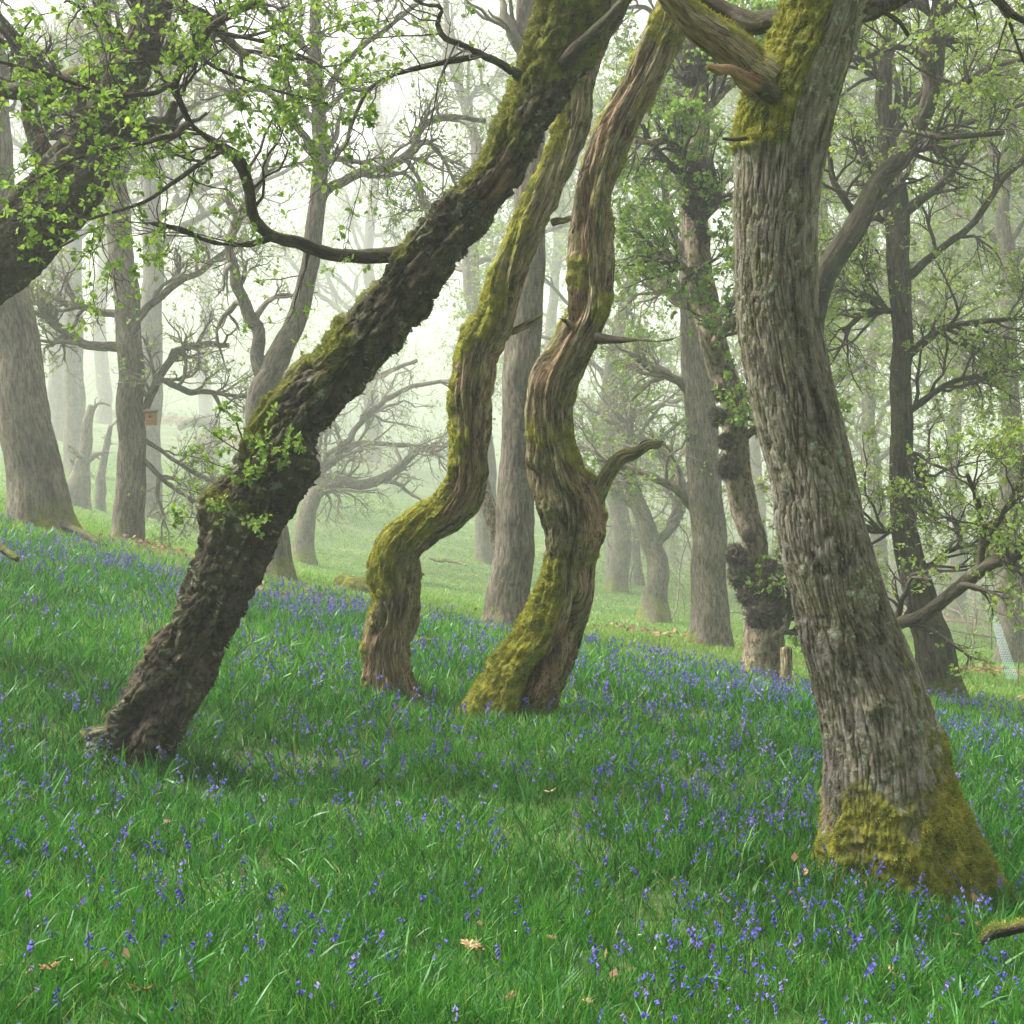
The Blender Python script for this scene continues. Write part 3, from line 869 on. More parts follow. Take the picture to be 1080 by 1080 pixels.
# ---- twisted dead-wood tree with the S bend (left of the pair)
rng = np.random.default_rng(12)
TR = lerpD([(411, 738, 56), (410, 703, 53), (409, 674, 52), (413, 640, 50), (415, 606, 54), (424, 580, 50), (445, 561, 46), (466, 547, 46), (486, 524, 45), (493, 492, 41), (494, 450, 41),
            (496, 410, 40), (509, 362, 38), (524, 330, 35), (543, 272, 34), (573, 212, 37), (592, 152, 36), (606, 100, 36), (619, 60, 38), (636, 12, 38), (655, -45, 34), (670, -110, 30)], 9.0, 8.3)
pts, rad = path(TR); rad *= 1.0; pts, rad = rooted(pts, rad, 0.2, 1.05)
tA = thing('twisted_tree', 'slender twisted tree with a mossy S bend low down and bare reddish foot', 'tree', pts[1])
mb = MB()
exA = lambda TH, S, R, b: (groove(0.2, 1.1, 0.5, -0.2, 0.25, 0.35)(TH, S, R) + groove(0.15, 0.9, -0.9, -0.5, 0.18, 0.3)(TH, S, R) + groove(1.5, 2.6, 0.2, 0.5, 0.2, 0.3)(TH, S, R)
                            + 0.12 * R * np.cos(5 * TH) * np.exp(-np.maximum(S - 0.2, 0) / 0.2) + 0.18 * R * fbm(b * 7, 3, 91))
def moA(TH, S, R, b, rd, V):
    f = fbm(b * 5, 3, 22)
    return 0.44 + 0.45 * rd[..., 2] - 0.48 * rd[..., 0] + 0.95 * f - 0.85 * (1 - sm(0.55, 1.0, S)) + 0.15 * np.exp(-((S - 1.0) / 0.3) ** 2) - 0.10 * np.exp(-((S - 2.1) / 0.35) ** 2) - 0.12 * sm(3.2, 4.0, S)
info = tube(mb, pts, rad, 220, 0.011, d_dead(0.030, 1.2, 7, exA), msk_fn(moA, lambda TH, S, R, b, rd, V: 0.55 * (1 - sm(0.4, 1.1, S)) + 0.9 * sm(0.15, 0.4, fbm(b * np.array([5, 5, 1.2]), 3, 55)) * (1 - sm(2.2, 3.2, S))), 2, wander=0.2, cushion=0.014)
tr_o = mb.build('trunk', M['dead'], tA)
mb = MB(); tufts(mb, rng, info, 22000, 0.014, 0.0032, 0.5); mb.build('moss', M['moss'], tr_o, smooth=False)
limb(tA, [(512, 355, 12, 8.7), (530, 352, 10, 8.65), (548, 345, 9, 8.6), (566, 335, 7, 8.6), (572, 330, 4, 8.6)], None, 'dead', 61, 12, 0.02, style='dead', name='stub')
limb(tA, [(582, 235, 9, 8.5), (598, 232, 7, 8.45), (604, 228, 4, 8.4)], None, 'dead', 62, 10, 0.02, style='dead', name='stub')

# ---- twisted tree with the broad mossy foot
rng = np.random.default_rng(13)
TR = lerpD([(543, 752, 92), (556, 722, 84), (570, 693, 72), (583, 662, 62), (595, 625, 57), (600, 586, 54), (602, 552, 64), (600, 528, 68), (590, 502, 56), (582, 466, 48), (578, 432, 48), (584, 400, 48),
            (603, 368, 48), (619, 333, 46), (623, 290, 44), (624, 250, 42), (626, 215, 40), (636, 175, 41), (652, 135, 42), (674, 95, 40), (694, 55, 40), (712, 18, 38), (724, -20, 36), (738, -80, 32)], 8.7, 7.6)
pts, rad = path(TR); rad *= np.interp(np.arange(len(rad)), [0, 3, 8, 24], [1.0, 0.98, 0.97, 0.98]); pts, rad = rooted(pts, rad, 0.2, 1.1)
tB = thing('twisted_tree', 'curving hollowed tree with a wide bright yellow mossy foot and a dark split down it', 'tree', pts[1])
mb = MB()
def exB(TH, S, R, b):
    return (groove(0.02, 1.12, 0.20, 0.62, 0.27, 0.92)(TH, S, R) + groove(2.4, 3.7, -0.85, -0.5, 0.30, 0.45)(TH, S, R) + groove(1.1, 2.2, 0.35, -0.3, 0.16, 0.35)(TH, S, R)
            + groove(3.7, 4.9, -0.5, -0.9, 0.22, 0.32)(TH, S, R) + 0.35 * R * np.exp(-(adiff(TH, -1.25) / 0.55) ** 2) * np.exp(-np.maximum(S - 0.2, 0) / 0.13)
            + 0.25 * R * np.exp(-(adiff(TH, 0.15) / 0.3) ** 2) * np.exp(-np.maximum(S - 0.2, 0) / 0.08)
            + 0.22 * R * np.exp(-((S - 1.50) / 0.14) ** 2) * np.exp(-(adiff(TH, 1.2) / 0.5) ** 2) + 0.14 * R * fbm(b * 6, 3, 92))
def moB(TH, S, R, b, rd, V):
    f = fbm(b * 5, 3, 23)
    left = sm(-0.35, 0.30, -rd[..., 0] + 0.42 * (1 - sm(0.2, 1.3, S)) - 0.2)
    lo = (0.95 * left + 0.25 * f) * (1 - sm(1.1, 1.5, S))
    hi = (0.30 + 0.35 * rd[..., 2] + 0.22 * rd[..., 0] + 1.0 * f) * sm(1.1, 1.5, S)
    return lo + hi - 1.3 * np.exp(-(adiff(TH, 0.28 + 0.33 * S) / 0.32) ** 2) * (S < 1.1)
def wdB(TH, S, R, b, rd, V):
    return (1.0 * np.exp(-(adiff(TH, 0.5) / 0.36) ** 2) * (1 - sm(0.85, 1.05, S)) + 0.85 * np.exp(-(adiff(TH, -0.7) / 0.4) ** 2) * sm(2.2, 2.5, S) * (1 - sm(4.0, 4.6, S))
            + 0.9 * np.exp(-(adiff(TH, 0.9) / 0.4) ** 2) * sm(1.0, 1.2, S) * (1 - sm(1.7, 2.0, S)) + 0.4 * sm(0.2, 0.45, fbm(b * np.array([5, 5, 1.2]), 3, 56)))
info = tube(mb, pts, rad, 260, 0.011, d_dead(0.030, 0.5, 8, exB), msk_fn(moB, wdB), 3, wander=0.15, cushion=0.016)
tr_o = mb.build('trunk', M['dead'], tB)
mb = MB(); tufts(mb, rng, info, 26000, 0.015, 0.0032, 0.48); mb.build('moss', M['moss'], tr_o, smooth=False)
limb(tB, [(596, 572, 20, 8.55), (612, 550, 24, 8.42), (628, 524, 20, 8.33), (637, 503, 17, 8.27), (652, 485, 16, 8.2), (668, 478, 15, 8.15), (682, 469, 13, 8.1), (693, 468, 11, 8.06), (699, 465, 5, 8.05)], None, 'dead', 63, 26, 0.015, style='dead', name='broken_branch',
     moss=0.05, amp=0.010, tf=0.55, mossname='moss')
limb(tB, [(604, 345, 10, 8.0), (596, 338, 7, 7.95), (590, 336, 4, 7.9)], None, 'dead', 64, 8, 0.02, style='dead', name='stub')
limb(tB, [(628, 357, 12, 7.95), (650, 358, 8, 7.9), (672, 358, 6, 7.8), (700, 359, 5, 7.7), (722, 352, 3, 7.6)], None, 'darkb', 65, 8, 0.03, name='branch')

# ---- big ridged oak at right
rng = np.random.default_rng(14)
TR = lerpD([(948, 948, 176), (946, 915, 168), (943, 880, 152), (937, 835, 134), (929, 780, 122), (914, 725, 115), (899, 680, 108), (883, 625, 100), (868, 565, 95), (856, 500, 91), (842, 440, 90), (828, 375, 88),
            (820, 320, 88), (817, 260, 89), (819, 200, 94), (826, 140, 100), (838, 95, 98), (851, 60, 90), (862, 25, 86), (875, -20, 88), (890, -80, 80), (905, -160, 76)], 5.8, 5.3)
pts, rad = path(TR); rad *= 0.93; pts, rad = rooted(pts, rad, 0.2, 1.15)
tC = thing('oak_tree', 'big near oak with ridged grey bark, mossy foot and moss round its fork', 'tree', pts[1])
mb = MB()
def exC(TH, S, R, b):
    d = 0.16 * R * (0.6 * np.cos(4 * TH + 0.6) + 0.6 * np.cos(7 * TH + 2)) * np.exp(-np.maximum(S - 0.2, 0) / 0.25)
    d = d + (0.30 * np.exp(-(adiff(TH, -1.25) / 0.5) ** 2) + 0.16 * np.exp(-(adiff(TH, 0.1) / 0.3) ** 2) + 0.14 * np.exp(-(adiff(TH, 1.3) / 0.4) ** 2)) * R * np.exp(-np.maximum(S - 0.34, 0) / 0.15)
    d = d + 0.12 * R * np.exp(-((S - 3.28) / 0.05) ** 2) * np.exp(-(adiff(TH, -0.75) / 0.5) ** 2)
    d = d + 0.10 * R * np.exp(-((S - 1.10) / 0.05) ** 2) * np.exp(-(adiff(TH, -0.05) / 0.28) ** 2)
    d = d + 0.05 * R * fbm(b * 5, 3, 93) + 0.14 * R * np.exp(-np.maximum(S - 0.2, 0) / 0.22) * fbm(b * 9, 3, 94)
    d = d - 0.22 * R * np.exp(-((S - 0.50) / 0.04) ** 2) * np.exp(-(adiff(TH, 0.45) / 0.11) ** 2) - 0.2 * R * np.exp(-((S - 0.30) / 0.06) ** 2) * np.exp(-(adiff(TH, 0.15) / 0.08) ** 2)
    return d
def moC(TH, S, R, b, rd, V):
    f = fbm(b * 6, 3, 24)
    foot = 1.0 * (1 - sm(0.42, 0.95, S + 0.55 * f)) + 0.50 * sm(-0.3, 0.8, rd[..., 0]) * (1 - sm(0.7, 2.0, S))
    top = 1.05 * sm(3.24, 3.34, S) * sm(0.15, -0.35, rd[..., 0] - 0.1 + 0.25 * f - 0.25 * sm(3.8, 4.2, S))
    side = 0.50 * sm(2.7, 3.3, S) * sm(-0.5, -0.95, rd[..., 0]) + 0.25 * np.exp(-((S - 1.08) / 0.06) ** 2) * np.exp(-(adiff(TH, -0.05) / 0.3) ** 2)
    return foot + top + side + 0.50 * f - 0.12
def wdC(TH, S, R, b, rd, V):
    return 0.9 * sm(0.12, 0.3, fbm(b * 9, 3, 78)) * np.exp(-((S - 0.50) / 0.12) ** 2)
def dC(TH, S, R, b):
    a = d_oak(0.019, 0.0, 70, 5, fine=True)(TH, S, R, b)
    return a * sm(0.2, 0.8, S) + exC(TH, S, R, b) + 0.012 * fbm(b * 26, 3, 95) * (1 - sm(0.3, 0.9, S))
info = tube(mb, pts, rad, 540, 0.0085, dC, msk_fn(moC, wdC), 4, wander=0.08, cushion=0.020)
tr_o = mb.build('trunk', M['oak'], tC)
mb = MB(); tufts(mb, rng, info, 30000, 0.015, 0.0026, 0.5, lean=(0, 0, -0.2)); mb.build('moss', M['moss'], tr_o, smooth=False)
limb(tC, [(812, 85, 55, 5.35), (785, 62, 44, 5.33), (762, 46, 42, 5.3), (738, 30, 38, 5.25), (716, 8, 34, 5.2), (698, -18, 32, 5.15), (680, -60, 28, 5.1)], None, 'dead', 66, 60, 0.014, style='dead', moss=0.18, amp=0.010,
     wander=0.25, tf=0.5, dens=14000, mossname='moss', wood=lambda TH, S, R, b, rd, V: 0.6 * sm(0.1, -0.5, rd[..., 2]))
limb(tC, [(838, 24, 26, 5.45), (815, 22, 23, 5.5), (790, 23, 24, 5.55), (768, 15, 22, 5.6), (748, 2, 19, 5.6), (728, -16, 16, 5.6)], None, 'darkb', 67, 40, 0.018, style='dead', moss=-0.2, amp=0.007, wander=0.35)
limb(tC, [(888, 20, 26, 5.3), (915, 8, 22, 5.35), (945, -2, 18, 5.4), (990, -25, 15, 5.4)], None, 'rough', 68, 30, 0.02, style='rough', moss=-0.3, amp=0.006)
limb(tC, [(920, 12, 8, 5.35), (936, 16, 7, 5.35), (950, 26, 6, 5.3), (958, 38, 4, 5.3)], None, 'darkb', 69, 8, 0.02, style='rough', amp=0.003, name='stub')
_, _, so = limb(tC, [(815, 100, 20, 5.25), (798, 88, 17, 5.18), (782, 80, 15, 5.14), (769, 73, 12, 5.1), (757, 73, 13, 5.08), (747, 70, 8, 5.06), (743, 74, 4, 5.06)], None, 'darkb', 70, 26, 0.010, style='dead', amp=0.008, name='broken_stub', moss=-0.1,
      wood=lambda TH, S, R, b, rd, V: sm(0.08, 0.13, S), tf=0.6)
so['label'] = 'short snapped stub with a reddish end'
limb(tC, [(786, 146, 5, 5.15), (772, 147, 4, 5.1), (762, 146, 3, 5.08)], None, 'darkb', 71, 6, 0.02, style='rough', amp=0.001, name='stub')
limb(tC, [(1030, -30, 14, 5.0), (1052, -2, 12, 5.0), (1075, 18, 11, 5.0), (1110, 30, 10, 5.0)], None, 'rough', 72, 14, 0.02, style='rough', amp=0.004, moss=-0.3)
p_, r_, _ = limb(tC, [(990, -25, 7, 5.4), (1030, -14, 6, 5.3), (1056, 5, 5, 5.2), (1068, 32, 4, 5.2), (1078, 60, 3.5, 5.2), (1095, 90, 3, 5.2)], None, 'darkb', 73, 8, 0.03, style='rough', amp=0.002)
crown_part(tC, rng, [(p_, r_), path([(915, 8, 10, 5.35), (960, -10, 7, 5.2), (1020, -20, 5, 5.1), (1080, -25, 4, 5.0)])],
           [dict(m=6, length=0.3, K=6, wig=0.3, rmin=0.002), dict(m=4, length=0.14, K=4, wig=0.3, rmin=0.0013)], 'leafdull', 'twig', 0.03, 0.8, 2, True)

# ================================================================ middle distance
G = 'misty oaks behind the near trees'
# straight grey trunk behind the twisted pair
simple_tree('oak_tree', 'straight grey trunk standing upright behind and between the two twisted trees', 'tree',
            [(533, 668, 62), (536, 640, 47), (541, 600, 43), (545, 520, 38), (548, 440, 38), (552, 360, 38), (556, 290, 36), (558, 200, 34), (560, 100, 31), (561, 0, 29), (563, -90, 26), (570, -170, 20)], 13.0, 'grey', 101,
            branches=[[(560, -20, 14, 13), (500, -60, 10, 12.5), (440, -70, 8, 12)], [(562, -60, 14, 13), (640, -110, 10, 12.5)]], moss=-0.35, flare=0.12, step=0.035, nu=90, lump=0.06, amp=0.010,
            crown=[dict(m=5, length=1.4, K=9, wig=0.3, tmin=0.3, rmin=0.006), dict(m=4, length=0.6, K=6, rmin=0.003)], per=1.0)
# top-left dark trunk rising from outside the frame
E_tr = [(-250, 720, 120, 8.2), (-215, 620, 100, 8.2), (-160, 500, 88, 8.1), (-95, 400, 80, 8.0), (-40, 310, 76, 8.0), (20, 248, 74, 7.9), (68, 195, 70, 7.8), (105, 140, 54, 7.7), (133, 85, 42, 7.6), (156, 35, 35, 7.6), (172, -20, 30, 7.6), (185, -90, 26, 7.6)]
simple_tree('sloping_tree', 'thick dark trunk sloping in at the upper left edge behind bright young leaves', 'tree', E_tr, 8.0, 'rough', 102,
            branches=[[(135, 70, 30, 7.6), (110, 76, 26, 7.6), (80, 86, 24, 7.7), (40, 96, 20, 7.8), (-10, 92, 16, 7.9), (-60, 70, 12, 8.0)],
                      [(60, 190, 26, 7.9), (42, 160, 22, 8.0), (34, 130, 18, 8.1), (32, 100, 15, 8.2), (20, 50, 12, 8.3), (-5, 10, 9, 8.3)],
                      [(165, 0, 14, 7.6), (215, 20, 11, 7.4), (260, 60, 8, 7.2)]], leafm='leaf', twigm='twig', moss=0.12, flare=0.2, step=0.02, nu=150, lump=0.14, amp=0.022,
            crown=[dict(m=9, length=0.8, K=8, wig=0.3, tmin=0.1, rmin=0.004), dict(m=5, length=0.4, K=6, wig=0.3, rmin=0.0022), dict(m=3, length=0.2, K=4, rmin=0.0016)], per=0.25, leafsize=0.035, six=True)

def T2(label, tr, D, bark, seed, **kw):
    return simple_tree('oak_tree', label, 'tree', tr, D, bark, seed, group=G, **kw)
CR = lambda a=8, b=7, c=4, L=1.2, w_=0.33: [dict(m=a, length=L, K=9, wig=w_, tmin=0.15, trop=(0, 0, 0.02), rmin=0.007), dict(m=b, length=L * 0.5, K=7, wig=w_, rmin=0.0045), dict(m=c, length=L * 0.25, K=5, wig=w_, rmin=0.003)]
T2('broad grey trunk at the left edge, upright with mossy roots spreading at its foot', [(43, 562, 72), (40, 535, 64), (36, 500, 57), (30, 460, 54), (22, 410, 50), (13, 360, 48), (5, 300, 46), (-4, 220, 44), (-12, 130, 40), (-22, 20, 36), (-30, -80, 30)], 14, 'grey', 103,
   moss=-0.3, flare=0.2, step=0.045, nu=80, lump=0.05, amp=0.014, auto=5, autolen=3, autostart=0.6, crown=CR(6, 6, 4), per=0.6)
T2('pale upright trunk with the little nest box on it', [(134, 576, 36), (136, 550, 33), (138, 500, 30), (139, 450, 28), (138, 400, 27), (136, 360, 26), (133, 310, 26), (127, 250, 25), (121, 190, 23), (115, 120, 20), (110, 40, 17), (104, -40, 14)], 16, 'grey', 104,
   branches=[[(134, 366, 11), (110, 366, 10), (83, 360, 10), (60, 343, 9), (45, 325, 8), (27, 298, 7), (10, 270, 5)], [(132, 332, 9), (110, 330, 8), (77, 322, 7), (45, 308, 5), (20, 300, 4)],
             [(140, 345, 9), (160, 320, 8), (187, 297, 8), (213, 287, 6), (240, 262, 5), (262, 250, 4)],
             [(148, 445, 9), (156, 428, 9), (163, 410, 9), (173, 387, 8), (192, 368, 8), (215, 362, 7), (242, 364, 5)],
             [(170, 400, 6), (185, 407, 7), (200, 413, 7), (214, 412, 6), (238, 416, 4), (262, 420, 3)],
             [(150, 462, 5), (180, 483, 4), (213, 503, 4), (236, 512, 2.5)], [(150, 484, 6), (173, 507, 5), (197, 523, 4), (222, 540, 3)], [(125, 190, 9), (150, 150, 7), (190, 120, 5), (230, 100, 4)]],
   moss=-0.25, flare=0.1, step=0.05, nu=60, lump=0.05, amp=0.012, auto=3, autolen=2.4, autostart=0.75, crown=CR(10, 7, 4, 0.9), per=0.45)
T2('dark forked trunk showing above and below the leaning tree', [(294, 616, 38), (292, 590, 30), (286, 540, 26), (279, 490, 26), (274, 450, 27), (276, 415, 28), (290, 388, 26), (305, 355, 22), (317, 322, 20), (326, 285, 18), (331, 240, 18), (336, 195, 17), (338, 150, 15), (334, 90, 13), (332, 30, 11), (335, -50, 9)], 14.5, 'grey', 105,
   branches=[[(277, 402, 16), (272, 378, 15), (270, 350, 14), (260, 322, 13), (248, 296, 12), (243, 265, 10), (250, 235, 9), (270, 200, 7), (285, 160, 6)],
             [(330, 232, 12), (345, 200, 11), (360, 190, 10), (380, 182, 9), (405, 178, 9), (424, 170, 9), (436, 158, 9), (440, 138, 8), (455, 128, 7), (480, 124, 6), (512, 128, 5)],
             [(436, 158, 7), (450, 150, 6), (468, 168, 4), (480, 195, 3), (487, 210, 2)], [(430, 170, 6), (442, 190, 4), (448, 215, 3), (450, 235, 2)],
             [(337, 170, 9), (310, 130, 7), (280, 95, 6), (240, 95, 5), (200, 80, 4)], [(335, 110, 8), (370, 60, 6), (420, 20, 5), (470, -20, 4)], [(334, 60, 7), (290, 20, 5), (260, -20, 4)]],
   moss=-0.2, flare=0.15, step=0.045, nu=48, lump=0.08, amp=0.010, crown=CR(10, 7, 4, 0.9), per=0.40)
T2('low wide spreading tree with near level limbs, seen pale beyond the leaning trunk', [(320, 564, 22), (322, 548, 19), (327, 530, 17), (338, 514, 15), (355, 508, 13), (380, 511, 11), (405, 504, 10), (425, 490, 8), (443, 474, 6), (462, 470, 4)], 21, 'grey', 106,
   branches=[[(330, 525, 12), (335, 505, 10), (345, 485, 8), (368, 470, 7), (400, 468, 5), (440, 470, 4)], [(325, 535, 9), (335, 520, 7), (360, 517, 5)], [(338, 505, 9), (330, 470, 7), (350, 430, 6), (390, 400, 5), (440, 380, 4)],
             [(350, 490, 7), (385, 440, 6), (430, 410, 5), (480, 400, 4)]],
   moss=0.0, flare=0.3, step=0.07, nu=28, lump=0.1, amp=0.010, crown=CR(10, 7, 4, 1.2), per=0.40)
T2('slanting stubby trunk at mid distance with mossy foot, left of the thick brown trunk', [(690, 652, 34), (692, 630, 25), (694, 600, 23), (686, 575, 20), (678, 545, 18), (668, 515, 15), (660, 480, 12), (664, 440, 10), (655, 400, 8)], 20, 'grey', 107,
   branches=[[(688, 580, 12), (705, 560, 10), (720, 530, 9), (716, 495, 7), (690, 470, 6), (650, 452, 4)], [(676, 540, 9), (650, 520, 7), (625, 500, 5), (600, 470, 4)], [(664, 500, 8), (640, 480, 5), (610, 470, 4)]],
   moss=-0.05, flare=0.35, step=0.06, nu=36, lump=0.14, amp=0.012, auto=4, autolen=2.6, crown=CR(8, 7, 4, 1.1), per=0.8)
T2('thick brown trunk standing just left of the burr covered tree', [(748, 684, 50), (749, 660, 42), (749, 630, 38), (747, 590, 37), (744, 550, 36), (742, 500, 35), (740, 450, 33), (737, 400, 31), (733, 350, 29), (731, 290, 27), (728, 220, 24), (724, 140, 21), (722, 60, 18), (718, -30, 15)], 16, 'grey', 108,
   branches=[[(730, 535, 10), (712, 515, 9), (695, 505, 8), (670, 496, 7), (650, 490, 5), (630, 484, 4)], [(735, 420, 12), (710, 400, 9), (690, 390, 8), (665, 372, 6)], [(730, 330, 10), (700, 300, 8), (680, 260, 6)]],
   moss=-0.3, flare=0.25, step=0.05, nu=64, lump=0.07, amp=0.013, auto=6, autolen=2.6, autostart=0.45, crown=CR(8, 7, 4, 1.0), per=1.4, leafm='leaf', leafsize=0.045)
root_o, info_o = T2('pale flaky trunk carrying shaggy black burrs, right of the thick brown trunk', [(803, 724, 46, 12.5), (804, 700, 40, 12.5), (806, 668, 40, 12.5), (804, 640, 32, 12.5), (800, 605, 24, 12.5), (796, 567, 26, 12.4), (784, 533, 28, 12.4), (777, 483, 27, 12.3), (773, 433, 25, 12.2), (762, 390, 28, 12.2),
     (751, 355, 28, 12.1), (743, 325, 27, 12.1), (738, 280, 27, 12.0), (735, 235, 26, 12.0), (734, 190, 24, 12.0), (736, 140, 23, 12.0), (737, 90, 22, 12), (738, 40, 20, 12), (742, -30, 17, 12)], 12.5, 'birch', 109,
   branches=[[(776, 470, 9, 12.3), (800, 450, 8, 12.1), (825, 420, 6, 12)], [(750, 365, 9, 12.1), (770, 340, 8, 11.8), (800, 320, 6, 11.6)], [(740, 300, 9, 12), (715, 275, 7, 11.8), (690, 270, 5, 11.6)], [(736, 180, 9, 12), (705, 150, 7, 11.8), (670, 150, 5, 11.5)],
             [(738, 120, 9, 12), (770, 90, 7, 12), (790, 60, 5, 12)], [(815, 672, 9, 12.4), (827, 664, 8, 12.4), (833, 648, 7, 12.4), (830, 636, 5, 12.4)]],
   burrs=[(782, 606, 14, 12.3), (776, 586, 11, 12.3), (790, 628, 12, 12.25), (790, 566, 6, 12.2), (813, 622, 9, 12.3), (801, 648, 14, 12.2), (812, 597, 7, 12.3), (818, 640, 11, 12.3), (757, 440, 9, 12.1), (768, 493, 12, 12.1), (760, 415, 8, 12.1), (765, 466, 8, 12.1),
          (740, 186, 14, 11.9), (733, 217, 11, 11.9), (742, 248, 7, 11.9), (735, 60, 15, 11.9), (728, 82, 9, 11.9), (742, 36, 11, 11.9)],
   moss=-0.25, flare=0.25, step=0.04, nu=60, lump=0.16, amp=0.016, crown=[dict(m=12, length=0.75, K=7, wig=0.3, rmin=0.004, tmin=0.1), dict(m=8, length=0.35, K=5, rmin=0.0025), dict(m=3, length=0.18, K=4, rmin=0.002)], per=2.6, leafm='leaf', leafsize=0.042, twigm='twig')
T2('dark trunk with a swollen lobed foot behind the low mossy bough', [(994, 744, 46), (990, 715, 42), (985, 680, 39), (978, 652, 34), (969, 622, 32), (961, 596, 29), (954, 560, 26), (950, 510, 24), (950, 460, 23), (950, 400, 21), (951, 340, 21), (948, 270, 23), (945, 220, 25), (938, 165, 20), (932, 120, 17), (934, 70, 15), (940, 20, 13), (944, -50, 11)], 12.5, 'darkb', 110,
   branches=[[(962, 600, 7), (980, 597, 6), (996, 584, 5), (1011, 576, 5), (1012, 560, 4), (1005, 545, 3)], [(951, 440, 9), (975, 420, 7), (1010, 400, 6), (1050, 395, 4)], [(952, 470, 9), (975, 500, 6), (968, 520, 5)], [(950, 380, 10), (990, 350, 8), (1030, 340, 6), (1085, 335, 4)],
             [(949, 300, 10), (985, 270, 8), (1030, 230, 7), (1060, 185, 6), (1100, 160, 5)], [(945, 240, 8), (920, 230, 6), (890, 260, 5)], [(940, 180, 9), (980, 140, 7), (1020, 130, 6), (1080, 110, 4)], [(948, 560, 7), (915, 560, 5), (890, 545, 4)], [(936, 90, 8), (900, 60, 6), (870, 60, 5)],
             [(950, 330, 8), (915, 330, 6), (890, 350, 5)]],
   moss=-0.2, flare=0.25, step=0.04, nu=60, lump=0.14, amp=0.014, crown=[dict(m=11, length=1.05, K=8, wig=0.3, rmin=0.0045, tmin=0.1), dict(m=8, length=0.46, K=5, rmin=0.0028), dict(m=4, length=0.22, K=4, rmin=0.002)], per=1.9, leafm='leafdull', leafsize=0.036, twigm='twig')
T2('dark mossy trunk leaning right behind the near oak, with a long low bough', [(905, 735, 34, 11.6), (890, 680, 28, 11.6), (872, 600, 24, 11.5), (855, 500, 23, 11.4), (850, 420, 22, 11.3), (855, 355, 22, 11.2), (867, 298, 23, 11.1), (885, 265, 25, 11), (902, 238, 24, 11), (925, 195, 22, 11), (945, 172, 20, 11), (962, 148, 20, 11),
     (976, 120, 17, 11), (983, 95, 17, 11), (983, 60, 26, 11), (986, 35, 22, 11), (991, 5, 16, 11), (998, -50, 14, 11)], 11.5, 'darkb', 111,
   branches=[[(885, 672, 16, 11.3), (920, 664, 15, 11.2), (948, 656, 14, 11.1), (979, 645, 14, 11), (998, 631, 14, 10.9), (1024, 611, 15, 10.8), (1050, 594, 14, 10.7), (1078, 580, 13, 10.6), (1110, 566, 12, 10.5)],
             [(1034, 600, 8, 10.75), (1037, 572, 7, 10.7), (1034, 548, 6, 10.6), (1030, 525, 5, 10.5), (1020, 500, 4, 10.4)], [(1038, 575, 7, 10.7), (1048, 558, 6, 10.6), (1060, 538, 5, 10.5), (1075, 510, 4, 10.4), (1080, 480, 4, 10.4)],
             [(1058, 590, 9, 10.7), (1072, 598, 8, 10.5), (1090, 610, 7, 10.4)], [(985, 80, 8, 11), (1010, 90, 7, 10.8), (1045, 70, 6, 10.6), (1090, 60, 5, 10.4)], [(965, 140, 8, 11), (1000, 145, 6, 10.8), (1060, 140, 5, 10.7)], [(905, 230, 8, 11), (880, 190, 6, 11), (870, 140, 5, 11)],
             [(990, 20, 8, 11), (960, 0, 6, 11)], [(984, 70, 8, 11), (950, 50, 6, 10.8), (915, 60, 5, 10.7)]],
   moss=-0.05, flare=0.15, step=0.04, nu=56, lump=0.12, amp=0.012, crown=[dict(m=6, length=0.75, K=8, wig=0.3, rmin=0.0045, tmin=0.15), dict(m=7, length=0.38, K=5, rmin=0.0028), dict(m=3, length=0.2, K=4, rmin=0.002)], per=1.9, leafm='leafdull', leafsize=0.036, twigm='twig')

# ================================================================ far trees in the mist
GF = 'pale trees fading into the mist'
def T3(label, tr, D, seed, bark='grey', **kw):
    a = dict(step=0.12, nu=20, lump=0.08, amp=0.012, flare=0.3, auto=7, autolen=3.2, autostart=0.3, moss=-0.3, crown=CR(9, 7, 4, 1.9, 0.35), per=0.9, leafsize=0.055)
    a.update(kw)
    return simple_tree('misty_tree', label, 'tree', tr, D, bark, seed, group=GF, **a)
T3('palest trunk at far left, between the left edge trunk and the nest box tree', [(62, 458, 22), (61, 430, 20), (60, 380, 19), (58, 300, 18), (57, 220, 15), (54, 130, 12), (50, 50, 8)], 31, 201)
T3('pale trunk just right of the palest far left trunk, its foot lower on the slope', [(80, 500, 26), (79, 470, 23), (78, 420, 22), (77, 350, 21), (76, 270, 19), (80, 190, 15), (84, 100, 12), (80, 20, 8)], 26, 202)
T3('pale trunk hidden low down by the nest box tree', [(158, 520, 26), (158, 450, 24), (160, 380, 23), (161, 300, 22), (160, 220, 19), (166, 150, 16), (176, 80, 13), (180, 0, 10)], 23, 203, autostart=0.45)
T3('thin pale slanting trunk in the gap between the two twisted trees, behind the straight trunk', [(512, 520, 22), (508, 450, 20), (506, 400, 19), (503, 340, 19), (497, 280, 18), (500, 220, 14), (503, 160, 12), (490, 110, 10), (478, 70, 8), (470, 0, 6)], 24, 204, autostart=0.5, moss=-0.2)
T3('faint wide crowned tree behind the forked dark trunk', [(392, 520, 20), (394, 460, 17), (390, 400, 16), (396, 340, 14), (388, 280, 12), (392, 220, 10), (400, 150, 8), (395, 80, 6)], 36, 205, auto=10, autolen=4.0)
T3('faint spreading tree far behind the leaning tree at left centre', [(215, 470, 18), (217, 430, 15), (212, 380, 14), (218, 320, 12), (210, 260, 10), (214, 190, 8), (208, 110, 6)], 42, 207, auto=10, autolen=4.5)
